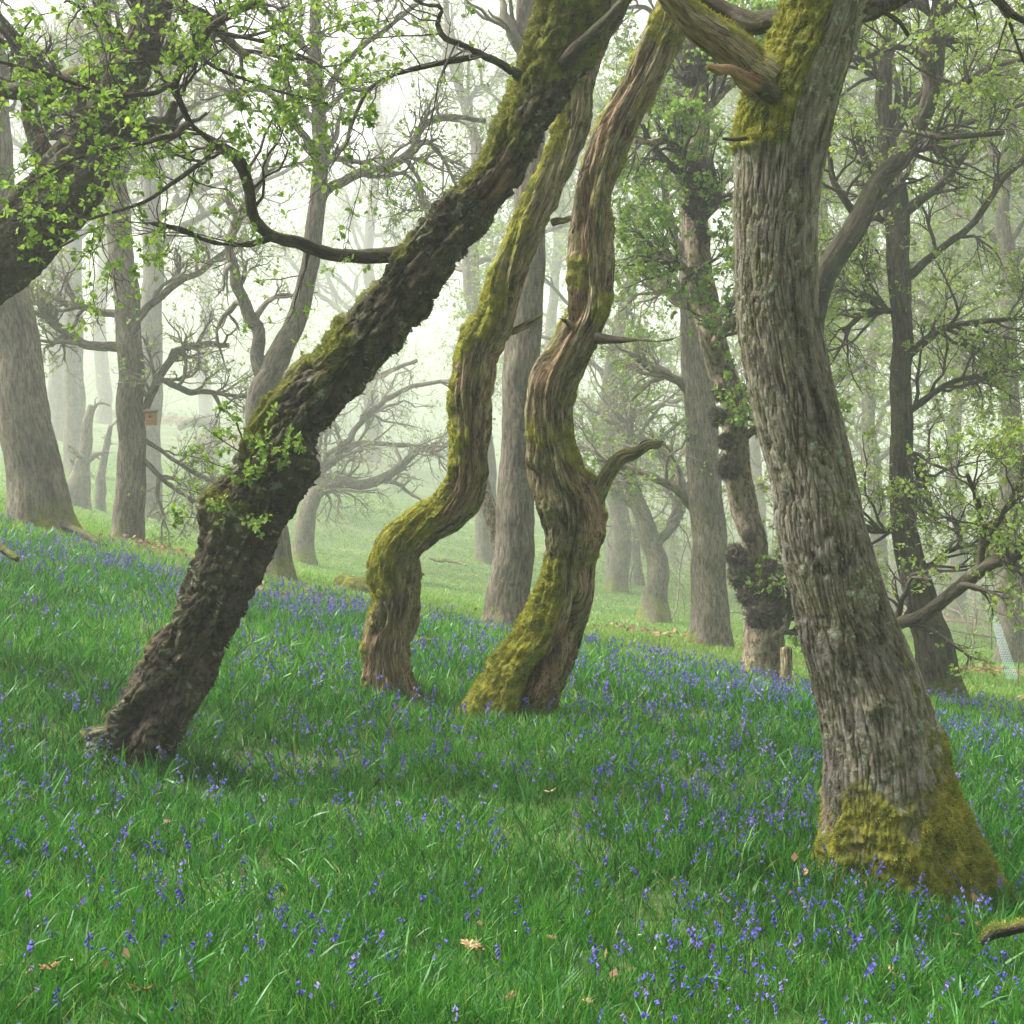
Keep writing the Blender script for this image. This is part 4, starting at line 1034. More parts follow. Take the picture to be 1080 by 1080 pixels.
T3('leafy hazy tree behind the top of the mossy footed twisted tree', [(650, 620, 24), (655, 560, 20), (646, 500, 17), (640, 430, 15), (650, 360, 13), (668, 290, 11), (676, 220, 9), (672, 150, 7), (680, 70, 5)], 23, 209, auto=10, autolen=2.8, per=2.2, leafm='leafdull')
T3('hazy green crowned tree far behind the straight grey trunk', [(585, 560, 20), (583, 500, 17), (588, 440, 14), (580, 370, 12), (585, 300, 10), (590, 210, 8), (585, 120, 6)], 33, 210, auto=10, autolen=3.8, per=2.2, leafm='leafdull', leafsize=0.075)
T3('small dark leaning tree low beside the slanting stubby trunk', [(677, 640, 14), (674, 610, 11), (670, 580, 9), (672, 545, 8), (660, 510, 6), (655, 470, 5)], 24, 211, auto=6, autolen=1.6, crown=CR(7, 6, 4, 0.9), per=0.8, leafm='leafdull')
T3('thin reddish grey slanting trunk above the meadow crest right of the mossy footed tree', [(640, 640, 16), (644, 600, 13), (650, 560, 12), (644, 520, 10), (636, 480, 8), (622, 430, 6)], 25, 212, auto=6, autolen=1.8, crown=CR(7, 6, 4, 0.9), per=1.0, leafm='leafdull')
T3('hazy leafy tree filling the gap between the burr covered tree and the near oak', [(868, 660, 24), (866, 600, 21), (870, 530, 19), (862, 460, 17), (868, 380, 15), (872, 300, 12), (868, 210, 10), (874, 120, 8), (870, 30, 6)], 21, 213, auto=12, autolen=2.6, autostart=0.2, per=2.2, leafm='leafdull', leafsize=0.055)
T3('hazy leafy tree behind the dark lobed trunk', [(925, 640, 20), (928, 580, 17), (922, 500, 15), (915, 420, 13), (925, 330, 12), (918, 240, 10), (908, 150, 8), (915, 60, 6)], 24, 214, auto=12, autolen=3.0, autostart=0.25, per=2.4, leafm='leafdull', leafsize=0.06)
T3('dim trunk near the right edge above the low mossy bough', [(1066, 640, 26), (1062, 560, 23), (1068, 470, 21), (1062, 380, 19), (1066, 300, 18), (1058, 220, 14), (1066, 140, 11), (1062, 50, 8)], 19, 215, auto=12, autolen=2.6, autostart=0.25, per=2.4, leafm='leafdull', leafsize=0.05)
T3('hazy leafy tree between the dark lobed trunk and the right edge', [(1010, 625, 18), (1012, 560, 15), (1004, 480, 13), (1012, 390, 12), (1006, 300, 10), (1016, 210, 8), (1010, 110, 6)], 27, 216, auto=12, autolen=3.4, autostart=0.3, per=2.3, leafm='leafdull', leafsize=0.07)
T3('faint tree beyond the right edge, half out of the frame', [(1100, 610, 18), (1102, 540, 16), (1096, 450, 14), (1102, 350, 12), (1094, 240, 10), (1100, 120, 7)], 25, 217, auto=12, autolen=3.2, autostart=0.25, per=2.3, leafm='leafdull', leafsize=0.065)
T3('faint tree on the skyline between the oak and the burr covered tree', [(800, 610, 16), (802, 550, 14), (796, 470, 12), (802, 380, 10), (798, 280, 9), (804, 170, 7), (800, 70, 5)], 30, 218, auto=12, autolen=3.6, autostart=0.25, per=2.3, leafm='leafdull', leafsize=0.075)
T3('faint bare tree behind the upper left leaf spray', [(108, 470, 18), (110, 410, 15), (104, 340, 13), (110, 260, 12), (104, 180, 9), (108, 80, 7)], 36, 220, auto=11, autolen=4.0)
# undersized stumps
def stump(name, label, tr, D, seed, bark='grey', group=None, nu=24, step=0.03, style='dead', moss=-0.1, amp=0.012, cat='stump', grow=None):
    p_, r_ = path(tr, D); p_, r_ = rooted(p_, r_, 0.15)
    root = thing(name, label, cat, p_[1], group)
    b = MB()
    dsp = d_dead(amp, 0.5, seed) if style == 'dead' else d_rough(amp, seed)
    tube(b, p_, r_, nu, step, dsp, msk_fn(moss_top(moss, 0.5, seed, 0.6, 0.15)), seed, wander=0.3)
    b.build('trunk', M[bark], root)
    if grow:
        crown_part(root, np.random.default_rng(seed), [(p_, r_)], grow, 'leafdull', 'twigpale', 0.05, 0.0, name='twigs')
    return root
stump('broken_trunk', 'dark leaning broken trunk on the slope left of the nest box tree', [(82, 514, 26), (87, 495, 17), (91, 470, 13), (92, 448, 11), (97, 428, 8)], 22, 301, grow=[dict(m=4, length=1.3, K=8, rmin=0.006), dict(m=4, length=0.5, rmin=0.004)])
stump('broken_trunk', 'thinner leaning broken trunk close against the nest box tree', [(106, 507, 11), (109, 490, 8), (113, 468, 7), (117, 449, 5)], 22.5, 302, grow=[dict(m=3, length=0.8, K=8, rmin=0.005), dict(m=4, length=0.4, rmin=0.004)])
stump('bent_trunk', 'pale far trunk bent over in an arch with its end on the ground', [(224, 470, 14), (224, 452, 13), (219, 446, 12), (208, 444, 10), (196, 447, 9), (188, 452, 7)], 30, 303, cat='fallen trunk')
stump('broken_trunk', 'reddish brown slanting trunk just left of the straight grey trunk', [(535, 600, 18), (526, 570, 17), (518, 548, 17), (513, 525, 15), (509, 505, 11)], 16, 304, bark='birch')
stump('stump_post', 'short upright weathered stump leaning on the mossy foot of the burr covered tree', [(812, 742, 12), (820, 735, 15), (827, 722, 14), (829, 703, 13), (829, 683, 12)], 11.8, 305, bark='dead', nu=30, step=0.015, moss=0.1, amp=0.008)
# lying wood
def log(name, label, tr, D, seed, bark='dead', moss=0.2, tf=0.5, cat='log', **kw):
    p_, r_ = path(tr, D)
    g = ground(p_[:, 0], p_[:, 1])
    root = thing(name, label, cat, (p_[0][0], p_[0][1], g[0]))
    limb(root, [tuple(list(t[:3]) + [t[3] if len(t) > 3 else D]) for t in tr], D, bark, seed, 26, 0.012, moss=moss, amp=0.008, style='dead', name='wood', tf=tf, dens=16000, mossname='moss', **kw)
    return root
log('mossy_log', 'short dark fallen branch at the lower right edge with moss along its top', [(1036, 996, 5, 4.72), (1041, 988, 11, 4.7), (1050, 982, 14, 4.69), (1062, 981, 11, 4.68), (1075, 977, 12, 4.66), (1100, 970, 14, 4.64), (1140, 975, 14, 4.6)], 4.7, 311, 'darkb', 0.35)
log('mossy_root', 'small mossy root breaking the turf left of the foot of the big near oak', [(812, 941, 5, 5.65), (820, 938, 11, 5.65), (832, 937, 13, 5.65), (850, 936, 16, 5.7), (868, 930, 18, 5.75)], 5.7, 312, 'dead', 0.25)
log('mossy_log', 'mossy low log lying left of the short upright stump', [(776, 732, 5, 11.9), (787, 729, 9, 11.9), (800, 728, 10, 11.9), (815, 731, 8, 11.8)], 11.9, 313, 'dead', 0.45)
log('mossy_log', 'mossy low log lying right of the short upright stump', [(834, 733, 8, 11.7), (846, 733, 9, 11.7), (857, 737, 5, 11.6)], 11.7, 314, 'dead', 0.45)
log('mossy_root', 'mossy root running down the slope from the left edge trunk', [(62, 552, 10, 13.9), (82, 560, 8, 13.7), (97, 568, 7, 13.4), (112, 575, 4, 13.2)], 13.5, 315, 'darkb', 0.1)
log('mossy_root', 'brown and mossy root end showing at the very left edge of the slope', [(-20, 570, 10, 9.5), (0, 577, 8, 9.4), (10, 584, 6, 9.3), (18, 590, 3, 9.2)], 9.4, 316, 'darkb', 0.0)
log('fallen_branch', 'thin curved branch lying on the pale meadow between the two twisted trees', [(452, 589, 2, 21), (462, 591, 3.5, 21), (478, 592, 4, 20.8), (492, 596, 2, 20.6)], 21, 317, 'dead', -0.4, None, 'branch')
log('fallen_branch', 'small bent piece of dead wood on the slope right of the nest box tree', [(160, 543, 2, 20), (168, 539, 4, 20), (172, 546, 2.5, 20)], 20, 318, 'dead', -0.4, None, 'branch')
def rock(label, px, py, w_, D, seed, sq, moss, cat='rock'):
    c = P(px, py, D); r = w_ / 2 / F * float(DM(D))
    c[2] = ground(c[0], c[1])[0] + r * sq[2] * 0.35
    root = thing('mossy_rock', label, cat, c)
    b = MB(); V, d, mk = blob(b, c, r, seed, 0.35, 26, sq, 1.6, 4, moss)
    s_ = b.build('stone', M['oak'], root)
    return root
rock('mossy boulder in the meadow just left of the bent elbow tree foot', 371, 621, 40, 15.5, 321, (1, 0.8, 0.8), 0.5)
rock('flat yellow mossed stone on the slope right of the nest box tree', 163, 577, 26, 15.5, 322, (1, 0.7, 0.30), 0.6)
rock('flat yellow mossed stone nearest the leaning tree', 203, 590, 26, 15, 323, (1, 0.7, 0.28), 0.6)
rock('brown stone in the meadow at the far right edge', 1079, 744, 16, 13, 324, (1, 0.8, 0.7), 0.1)
rock('low grey stone beside the left of the two flat mossed stones', 180, 580, 12, 15.3, 325, (1, 0.8, 0.5), 0.0)
rock('small mossy mound of turf between the two twisted trees', 445, 660, 18, 11, 326, (1, 0.8, 0.35), 0.7)

# nest box ------------------------------------------------------------
nb = thing('nest_box', 'small orange brown wooden nest box fixed to a misty trunk', 'nest box', P(159.5, 442, 15.85))
c = P(159.5, 442, 15.85); k = float(DM(15.85)) / F
def boxg(mb, c, sx, sy, sz, mat=0, slope=0, attr=True):
    v = np.array([(x, y, z) for x in (-1, 1) for y in (-1, 1) for z in (-1, 1)], float) * np.array([sx, sy, sz]) / 2
    v[(v[:, 2] > 0) & (v[:, 1] > 0), 2] += slope
    v += np.asarray(c)
    mb.add(v, [(0, 1, 3, 2), (4, 6, 7, 5), (0, 4, 5, 1), (2, 3, 7, 6), (0, 2, 6, 4), (1, 5, 7, 3)], mat=mat)
M['boxwood'] = plain_mat('nest_box_wood', (0.30, 0.13, 0.045), (0.46, 0.23, 0.09), 40)
M['boxroof'] = plain_mat('nest_box_roof', (0.14, 0.10, 0.08), (0.22, 0.17, 0.13), 40)
M['hole'] = plain_mat('hole_dark', (0.01, 0.01, 0.01), (0.015, 0.012, 0.01), 10)
b = MB(); boxg(b, c, 10 * k, 10 * k, 13 * k, slope=2 * k); bo = b.build('body', M['boxwood'], nb, False)
bv = bo.modifiers.new('bevel', 'BEVEL'); bv.width = 0.004; bv.segments = 2
b = MB(); boxg(b, c + np.array([0, -1 * k, 8.2 * k]), 12.5 * k, 13 * k, 1.6 * k, slope=1.5 * k); b.build('roof', M['boxroof'], nb, False)
b = MB()
a_ = np.arange(16) / 16 * 2 * math.pi
for yy in (-5.12, ): 
    v = np.stack([np.cos(a_) * 1.6 * k, np.full(16, yy * k), np.sin(a_) * 1.6 * k + 2.5 * k], -1) + c
    v = np.vstack([v, v + np.array([0, 0.003, 0])])
    i_ = np.arange(16); n_ = (i_ + 1) % 16
    b.add(np.vstack([v, v[:16].mean(0)]), np.stack([i_, n_, n_ + 16, i_ + 16], -1), np.stack([i_, n_, np.full(16, 32)], -1))
b.build('entrance_hole', M['hole'], nb, False)

# tree guard ----------------------------------------------------------
m, n = mat('pale_netting')
o_ = N(n, 'OutputMaterial'); b_ = N(n, 'BsdfPrincipled'); b_.inputs['Base Color'].default_value = (0.38, 0.56, 0.55, 1); b_.inputs['Roughness'].default_value = 0.5
n.links.new(b_.outputs[0], o_.inputs[0]); M['net'] = m
tg = thing('tree_guard', 'pale blue green netting tree guard leaning on two thin stakes in the meadow at right', 'tree guard', P(1068, 715, 15))
b = MB(); A_, B_, C_, D_ = P(1045, 650, 17), P(1052, 650, 17), P(1074, 716, 15), P(1062, 716, 15)
g = np.linspace(0, 1, 40)
for t in g:
    a1, b1 = A_ + (D_ - A_) * t, B_ + (C_ - B_) * t
    bow = np.array([0, -0.02, 0])
    tube(b, [a1, (a1 + b1) / 2 + bow, b1], [0.0028] * 3, 3, 0.05, cap=False)
for t in np.linspace(0, 1, 7):
    a1, b1 = A_ + (B_ - A_) * t, D_ + (C_ - D_) * t
    tube(b, [a1, (a1 + b1) / 2, b1], [0.0028] * 3, 3, 0.2, cap=False)
nt_o = b.build('netting', M['net'], tg)
nt_o['kind'] = 'stuff'
b = MB(); tube(b, [A_ - [0, 0, -0.1], P(1046, 685, 17)], [0.012] * 2, 6, 0.2); b.build('stake', M['twigpale'], tg)
b = MB(); tube(b, [C_ + [0, 0, 0.35], C_ - [0, 0, 0.2]], [0.012] * 2, 6, 0.2); b.build('stake', M['twigpale'], tg)

# fallen leaves -------------------------------------------------------
def fallen_leaf(label, px, py, D, size, seed, nleaf=1):
    r_ = np.random.default_rng(seed)
    c = P(px, py, D); gz = float(ground(c[0], c[1])[0])
    root_c = (c[0], c[1], gz)
    b = MB()
    for q_ in range(nleaf):
        k_ = 34
        a = np.arange(k_) / k_ * 2 * math.pi
        rr_ = size * 0.5 * (0.62 + 0.20 * np.cos(a * 9) + 0.32 * np.cos(a) ** 2)
        rings = [0.0, 0.45, 1.0]
        V = [np.array([[0, 0, 0.0]])]
        for f in rings[1:]:
            x_, y_ = np.cos(a) * rr_ * f, np.sin(a) * rr_ * f * 0.62
            z_ = (x_ / size) ** 2 * size * r_.uniform(0.3, 0.9) + (y_ / size) ** 2 * size * r_.uniform(0.8, 2.2) + size * 0.05 * np.sin(a * 5 + q_)
            V.append(np.stack([x_, y_, z_], -1))
        V = np.vstack(V)
        yaw, tl, t2 = r_.uniform(0, 6.28), r_.uniform(0.1, 0.6), r_.uniform(-0.4, 0.4)
        R_ = np.array(Matrix.Rotation(yaw, 3, 'Z') @ Matrix.Rotation(tl, 3, 'X') @ Matrix.Rotation(t2, 3, 'Y'))
        off = np.array([0, 0, 0]) if q_ == 0 else r_.normal(size=3) * np.array([size * 0.5, size * 0.4, 0.006])
        V = V @ R_.T + np.array(root_c) + off + np.array([0, 0, 0.065 + 0.01 * q_])
        i_ = np.arange(k_); n_ = (i_ + 1) % k_
        t_ = np.stack([np.zeros(k_, int), 1 + i_, 1 + n_], -1)
        q4 = np.stack([1 + i_, 1 + k_ + i_, 1 + k_ + n_, 1 + n_], -1)
        rv = r_.uniform(0.35, 1.0)
        b.add(V, q4, t_, rnd=np.repeat(np.clip(rv + 0.15 * np.cos(a * 3)[:1], 0, 1), len(V))[:, None] * np.ones(3))
    o = b.build('fallen_leaf', M['deadleaf'])
    so = o.modifiers.new('thickness', 'SOLIDIFY'); so.thickness = 0.0006
    tag(o, label, 'dead leaf')
fallen_leaf('bright orange crumpled leaf in the grass at the bottom centre', 498, 988, 4.25, 0.062, 1, 3)
fallen_leaf('pale tan leaf at the bottom edge left of centre', 150, 1072, 3.45, 0.055, 2)
fallen_leaf('red brown leaf in the lower left grass below the bluebell clump', 52, 1040, 3.55, 0.05, 3)
fallen_leaf('dark brown leaf right of the red brown one at lower left', 30, 1046, 3.5, 0.04, 4)
fallen_leaf('small buff leaf left of the bright orange crumpled leaf', 424, 987, 4.25, 0.038, 5)
fallen_leaf('tiny tan leaf scrap beside the bluebells right of the orange leaf', 582, 955, 4.45, 0.034, 6)
fallen_leaf('brown leaf low in the grass under the big oak at bottom right', 940, 1018, 4.4, 0.05, 7)
fallen_leaf('pinkish brown leaf near the bottom edge right of centre', 620, 1062, 3.9, 0.04, 8)
fallen_leaf('pale leaf by the mossy root left of the big oak foot', 850, 944, 5.45, 0.05, 9)
fallen_leaf('rusty leaf in the grass midway between twisted trees and camera', 580, 842, 6.4, 0.06, 10)
fallen_leaf('dark curled leaf near the bottom edge below the orange leaf', 538, 1048, 3.85, 0.04, 11)
# dry stalk
c = P(414, 792, 7.6); c[2] = ground(c[0], c[1])[0]
b = MB(); tube(b, [c, c + [0.004, 0, 0.10], c + [-0.01, 0, 0.20], c + [0.035, 0, 0.26]], [0.003, 0.0025, 0.002, 0.001], 5, 0.02)
tag(b.build('dry_stalk', M['boxwood']), 'pale dry bent stalk sticking up from the grass below the twisted trees', 'stalk')
c = P(880, 915, 5.35); c[2] = ground(c[0], c[1])[0]
for i_, (dx, h_, lb) in enumerate([(0, 0.15, 'left dry stem of the pair against the mossy oak foot'), (0.035, 0.15, 'right dry stem of the pair against the mossy oak foot')]):
    b = MB(); cc = c + [dx, 0, 0]; tube(b, [cc, cc + [0.004 - dx * 0.4, 0, h_ * 0.6], cc + [0.01 - dx * 0.2, 0, h_]], [0.002, 0.0018, 0.001], 5, 0.02)
    tag(b.build('dry_stalk', M['boxwood']), lb, 'stalk')

# ================================================================ undergrowth (nobody could count it)
rng = np.random.default_rng(77)
def thicket(name, regions, twm, lfm, per, kindlabel, leafsize=0.06):
    mb, lf = MB(), MB()
    for (pxa, pxb, Da, Db, num, h_) in regions:
        px = rng.uniform(pxa, pxb, num); D = rng.uniform(float(DM(Da)), float(DM(Db)), num); h_ = h_ * float(DM(Da)) / Da
        x = (px - 540) / F * D; y = D
        z = ground(x, y)
        K = 9
        Pp = np.empty((num, K, 3)); Pp[:, 0] = np.stack([x, y, z - 0.05], -1)
        d = nrm(np.stack([rng.normal(size=num) * 0.55, rng.normal(size=num) * 0.55, np.ones(num)], -1))
        L = h_ * rng.uniform(0.4, 1.2, num)
        for k_ in range(1, K):
            Pp[:, k_] = Pp[:, k_ - 1] + d * (L / (K - 1))[:, None]
            d = nrm(d + rng.normal(size=d.shape) * 0.30)
        Rr = np.linspace(0.022, 0.010, K)[None].repeat(num, 0) * rng.uniform(0.5, 1.4, (num, 1))
        batch_tubes(mb, Pp, Rr, 4)
        c2, r2 = spawn(rng, Pp, Rr, 7, h_ * 0.45, K=6, wig=0.35, rmin=0.007)
        batch_tubes(mb, c2, r2, 3)
        c3, r3 = spawn(rng, c2, r2, 4, h_ * 0.2, K=4, wig=0.35, rmin=0.0035)
        batch_tubes(mb, c3, r3, 3)
        leaves_on(lf, rng, c3, per, leafsize, cl=2, six=False)
    o = mb.build(name, M[twm]); tag(o, kindlabel, 'undergrowth', kind='stuff')
    if lf.n:
        l_ = lf.build('foliage', M[lfm], o, smooth=False); l_['kind'] = 'stuff'
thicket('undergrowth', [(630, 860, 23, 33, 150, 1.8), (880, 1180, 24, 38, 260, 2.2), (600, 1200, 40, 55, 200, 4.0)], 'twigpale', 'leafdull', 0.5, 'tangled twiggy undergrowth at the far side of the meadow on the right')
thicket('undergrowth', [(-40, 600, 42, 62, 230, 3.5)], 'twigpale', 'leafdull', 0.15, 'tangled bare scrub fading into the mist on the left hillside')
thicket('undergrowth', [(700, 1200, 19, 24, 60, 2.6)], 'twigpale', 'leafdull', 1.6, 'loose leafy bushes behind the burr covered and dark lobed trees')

thicket('far_wood', [(-150, 1250, 33, 46, 300, 9.0)], 'twigpale', 'leafdull', 1.6, 'pale far wood covering the misty hillside', 0.3)
# dead bracken and litter patches
br_ = MB()
for (px, py, D, rx, ry, num) in [(165, 590, 14.6, 0.3, 0.2, 110), (300, 465, 34, 3.5, 3.0, 1500), (170, 440, 38, 4, 3, 1300), (1000, 655, 27, 2.6, 2.0, 1100), (900, 640, 26, 2, 2, 500), (300, 635, 12.6, 0.4, 0.5, 130),
                             (700, 650, 17, 1.2, 1.5, 260), (1040, 705, 17, 0.8, 0.8, 300), (945, 955, 5.2, 0.5, 0.2, 30), (60, 1030, 3.6, 0.3, 0.2, 8), (560, 985, 4.3, 0.5, 0.3, 6), (700, 940, 5, 1.5, 0.8, 14), (250, 900, 5.6, 1.4, 0.9, 12)]:
    c = P(px, py, D); D = float(DM(D))
    x = c[0] + rng.normal(size=num) * rx; y = c[1] + rng.normal(size=num) * ry
    sc_ = (0.024 if D < 6 else 0.03) + 0.0028 * D
    pos_ = np.stack([x, y, ground(x, y) + 0.03 + rng.random(num) * (0.03 + 0.004 * D)], -1)
    add_leaves(br_, rng, pos_, rng.normal(size=(num, 3)), sc_, six=False, flat=1.0)
tag(br_.build('leaf_litter', M['bracken'], smooth=False), 'scattered dead bracken and leaf litter in brown patches', 'leaf litter', kind='stuff')

# ================================================================ grass
rng = np.random.default_rng(5)
def scatter(n_, D0, D1, pw, half=0.50):
    """points in a wedge ahead of the camera with density ~ D^-pw per square metre"""
    e = 2 - pw
    u = rng.random(n_)
    D = (D0 ** e + u * (D1 ** e - D0 ** e)) ** (1 / e)
    x = rng.uniform(-half, half, n_) * D
    return x, D
def crest_y(px):
    return np.interp(px, [0, 200, 400, 640, 850, 1080], [562, 606, 650, 692, 733, 758])
def pix(x, y, z):
    c, s = math.cos(PITCH), math.sin(PITCH)
    D = y * c + z * s; v = -y * s + z * c
    return 540 + F * x / D, 540 - F * v / D, D
NB = 760000
x, y = scatter(NB, 2.6, 90, 1.65)
z = ground(x, y)
px, py, D = pix(x, y, z)
pn = np.stack([x, y, 0 * x], -1)
cl = fbm(pn * 2.2, 3, 40); cl2 = vn(pn * 7, 41); patch = fbm(pn * 0.5, 3, 42)
keep = rng.random(NB) < np.clip(0.85 + 0.6 * cl2 + 0.4 * cl, 0.42, 1)
x, y, z, px, py, D, cl, cl2, patch = [a[keep] for a in (x, y, z, px, py, D, cl, cl2, patch)]
n_ = len(x)
far = sm(-18, 16, crest_y(px) - py) * (D > 7)          # beyond the crest: short pale meadow turf
L = (0.075 + 0.05 * rng.random(n_) + 0.05 * np.clip(cl, -0.5, 1) + 0.02 * cl2) * (1 - 0.35 * far) * (1 + 0.02 * np.minimum(D, 20))
L = np.clip(L, 0.03, 0.22)
wd = 0.0042 * (np.maximum(D, 3) / 4) ** 0.85
d = nrm(np.stack([rng.normal(size=n_) * 0.42, rng.normal(size=n_) * 0.42, np.ones(n_)], -1))
r = np.clip(0.40 + 0.24 * rng.normal(size=n_) + 0.20 * patch + 0.42 * far + 0.10 * far * rng.random(n_), 0, 0.92)
straw = rng.random(n_) < (0.014 + 0.06 * far)
r[straw] = rng.uniform(0.9, 1, straw.sum())
gb = MB()
nr = D < 9
p_ = np.stack([x, y, z - 0.01], -1)
blades(gb, rng, p_[nr], d[nr], L[nr], wd[nr], 3, 0.75, r=r[nr])
blades(gb, rng, p_[~nr], d[~nr], L[~nr], wd[~nr], 2, 0.6, r=r[~nr])
# bluebell leaves: broad arching straps in rosettes
nR = 5500
x, y = scatter(nR, 2.7, 17, 1.35)
z = ground(x, y); px, py, D = pix(x, y, z)
pn = np.stack([x, y, 0 * x], -1)
keep = (py > crest_y(px) - 8) & (rng.random(nR) < np.clip(0.65 + fbm(pn * 1.6, 3, 43) * 1.2, 0.1, 1))
x, y, z, D = x[keep], y[keep], z[keep], D[keep]
k_ = 7
X = np.repeat(np.stack([x, y, z - 0.01], -1), k_, 0) + rng.normal(size=(len(x) * k_, 3)) * np.array([0.012, 0.012, 0])
d = nrm(np.concatenate([rng.normal(size=(len(X), 2)) * 0.6, np.ones((len(X), 1))], -1))
blades(gb, rng, X, d, rng.uniform(0.10, 0.22, len(X)), 0.0085 * np.repeat((np.maximum(D, 4) / 4) ** 0.5, k_), 4, 1.0, r=np.clip(rng.normal(0.33, 0.12, len(X)), 0, 0.75))
tag(gb.build('grass', M['grass'], smooth=False), 'lush green grass covering the slope and the meadow beyond', 'grass', kind='stuff')

# ================================================================ bluebells
def bluebell_geo(rng, base, h_, yaw, nb_, bs, lod=0):
    """returns stem polyline and bell frames"""
    n_ = len(base)
    K = 6
    lean_ = rng.uniform(0.0, 0.22, n_)
    t = np.linspace(0, 1, K)
    hx, hy = np.cos(yaw), np.sin(yaw)
    bend = (lean_[:, None] * t + 0.30 * np.clip(t - 0.62, 0, 1) ** 1.5 * 2.2) * h_[:, None]
    zz = h_[:, None] * (t - 0.42 * np.clip(t - 0.72, 0, 1) ** 2 * 3)
    S = base[:, None] + np.stack([hx[:, None] * bend, hy[:, None] * bend, zz], -1)
    return S
def bells(mb, rng, S, yaw, per, bs):
    n_, K = S.shape[:2]
    cnt = rng.integers(per[0], per[1] + 1, n_)
    ids = np.repeat(np.arange(n_), cnt)
    t = 0.56 + 0.44 * rng.random(len(ids))
    u = np.minimum(t * (K - 1), K - 1.001); i = u.astype(int); fr = (u - i)[:, None]
    base = S[ids, i] * (1 - fr) + S[ids, i + 1] * fr
    ya = yaw[ids] + rng.normal(size=len(ids)) * 0.8
    d = nrm(np.stack([np.cos(ya) * 0.75, np.sin(ya) * 0.75, -rng.uniform(0.2, 1.3, len(ids))], -1))
    b_s = bs[ids] * rng.uniform(0.75, 1.15, len(ids))
    a = nrm(np.cross(d, rng.normal(size=d.shape))); b = np.cross(d, a)
    th = np.arange(5) / 5 * 2 * math.pi
    rows = []
    base = base + np.stack([np.cos(ya), np.sin(ya), 0.2 * np.ones(len(ya))], -1) * b_s[:, None] * 0.25
    for (l, r_) in ((0.0, 0.12), (0.15, 0.24), (0.75, 0.27), (1.0, 0.48)):
        rows.append((base + d * (b_s * l)[:, None])[:, None] + (np.cos(th)[:, None] * a[:, None] + np.sin(th)[:, None] * b[:, None]) * (b_s * r_)[:, None, None])
    V = np.concatenate(rows, 1)
    i5 = np.arange(5); n5 = (i5 + 1) % 5
    f = np.concatenate([np.stack([r0 * 5 + i5, r0 * 5 + n5, (r0 + 1) * 5 + n5, (r0 + 1) * 5 + i5], -1) for r0 in range(3)])
    q = (np.arange(len(ids))[:, None, None] * 20 + f).reshape(-1, 4)
    rr_ = np.repeat(np.clip(rng.normal(0.45, 0.25, n_)[ids] + rng.normal(size=len(ids)) * 0.1, 0, 1), 20)
    mb.add(V, q, rnd=rr_[:, None] * np.ones(3))
def stems(mb, S, r_=0.0018):
    n0 = mb.n
    batch_tubes(mb, S, np.broadcast_to(np.asarray(r_, float).reshape(-1, 1) * np.ones(S.shape[1]), S.shape[:2]), 3)
rng = np.random.default_rng(9)
nP = 26000
x, y = scatter(nP, 2.9, 19, 1.15, 0.46)
z = ground(x, y); px, py, D = pix(x, y, z)
cy_ = crest_y(px)
pn = np.stack([x, y, 0 * x], -1)
dens = 0.38 + 0.45 * np.exp(-((py - cy_ - 18) / 26) ** 2) + 0.22 * np.exp(-((px - 800) / 200) ** 2 - ((py - 1000) / 60) ** 2) + 0.18 * np.exp(-((px - 560) / 200) ** 2 - ((py - 850) / 90) ** 2)
dens *= sm(-14, 6, py - cy_) + 0.04 * (D < 17)
dens *= np.clip(0.6 + 1.0 * fbm(pn * 1.5, 3, 60), 0.12, 1.5)
dens *= 1 - 0.55 * sm(950, 1060, py) * (px < 620)
keep = rng.random(nP) < dens * (0.40 + 0.18 * (D > 6.5) + 0.10 * (D > 9))
x, y, z, px, py, D = [a[keep] for a in (x, y, z, px, py, D)]
order = np.argsort(D + 2.5 * ((px < 10) | (px > 1070) | (py > 1075)))
x, y, z, px, py, D = [a[order] for a in (x, y, z, px, py, D)]
NT = 290
# the nearest ones, each a thing of its own
variants = []
for v in range(14):
    yw = rng.uniform(0, 6.28, 1); h_ = rng.uniform(0.19, 0.23, 1) if v < 7 else rng.uniform(0.13, 0.17, 1)
    S = bluebell_geo(rng, np.zeros((1, 3)), h_, yw, 0, 0)
    a, b = MB(), MB()
    stems(a, S, 0.0016); bells(b, rng, S, yw, (7, 9) if v % 2 else (3, 5), np.array([0.0112]))
    variants.append((a, b))
protos = []
def where(a, b):
    if b > 1010:
        for lim_, t in ((170, 'in the extreme lower left corner'), (340, 'at the bottom edge right of the pale tan leaf'), (520, 'at the bottom edge below the orange leaf'), (700, 'at the bottom edge right of the orange leaf'),
                        (880, 'at the bottom edge below the big oak drift'), (2000, 'at the lower right corner below the mossy log')):
            if a < lim_: return t
    if b > 920:
        for lim_, t in ((150, 'at the left edge above the lower left corner'), (300, 'in the lower left grass'), (440, 'left of the orange leaf'), (600, 'beside the orange leaf'), (720, 'between orange leaf and oak drift'),
                        (830, 'in the drift left of the big oak foot'), (950, 'just before the big oak foot'), (2000, 'beside the mossy log')):
            if a < lim_: return t
    for lim_, t in ((120, 'left of the leaning tree foot'), (300, 'just below the leaning tree foot'), (520, 'right of the leaning tree, below the twisted pair'), (700, 'in mid slope below the mossy footed tree'), (870, 'close left of the big oak foot'),
                    (2000, 'right of the big oak foot')):
        if a < lim_: return t
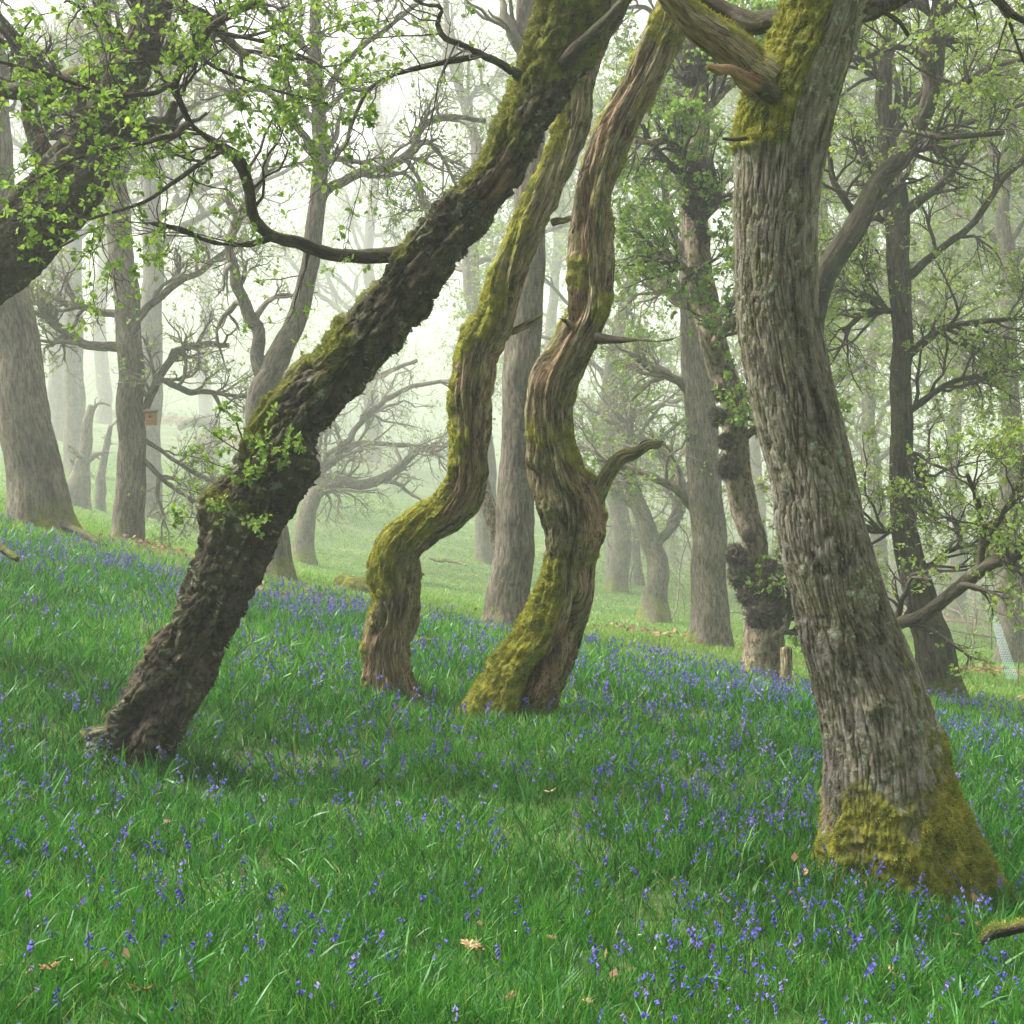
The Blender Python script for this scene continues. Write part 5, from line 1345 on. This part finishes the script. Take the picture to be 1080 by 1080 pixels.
kb = [0, 0, 1, 1] * 4
for i in range(min(NT, len(x))):
    v = i % 14
    if len(protos) <= v:
        st_o = variants[v][0].build('bluebell', M['stem']); fo = variants[v][1].build('flower_head', M['bell'], st_o)
        fo.matrix_parent_inverse = Matrix.Identity(4)
        protos.append((st_o, fo)); s_o = st_o
    else:
        s_o = protos[v][0].copy(); f_o = protos[v][1].copy()
        COL.objects.link(s_o); COL.objects.link(f_o); f_o.parent = s_o
    s_o.location = (x[i], y[i], z[i] - 0.005)
    s_o.rotation_euler = (0, 0, rng.uniform(0, 6.28)); k_ = rng.uniform(0.94, 1.06); s_o.scale = (k_, k_, k_)
    wh = where(px[i], py[i])
    look = ('tall ' if v < 7 else 'short ') + ('full' if v % 2 else 'sparse') + ' headed bluebell '
    tag(s_o, look + wh, 'bluebell', look + wh)
x, y, z, D = x[NT:], y[NT:], z[NT:], D[NT:]
base = np.stack([x, y, z - 0.005], -1); yaw = rng.uniform(0, 6.28, len(x))
S = bluebell_geo(rng, base, rng.uniform(0.14, 0.23, len(x)), yaw, 0, 0)
a = MB(); stems(a, S, 0.0013 * (D / 4) ** 0.3)
bb = a.build('bluebells', M['stem']); tag(bb, 'drifts of bluebells carpeting the slope further back up to its crest', 'bluebells', kind='stuff')
b = MB(); bells(b, rng, S, yaw, (3, 7), 0.0105 * (np.maximum(D, 4) / 4) ** 0.35); bo = b.build('flower_head', M['bell'], bb); bo['kind'] = 'stuff'
# tiny white flowers dotted in the turf
wn = 120
x, y = scatter(wn, 3.3, 13, 1.0, 0.42); z = ground(x, y)
b = MB(); pos_ = np.stack([x, y, z + rng.uniform(0.06, 0.12, wn)], -1)
for k_ in range(4): add_leaves(b, rng, pos_, rng.normal(size=(wn, 3)), 0.006, six=False, flat=2.0)
M['white'] = plain_mat('white_petal', (0.6, 0.6, 0.55), (0.8, 0.8, 0.78))
tag(b.build('white_flowers', M['white'], smooth=False), 'tiny white wildflowers dotted through the grass', 'wildflowers', kind='stuff')
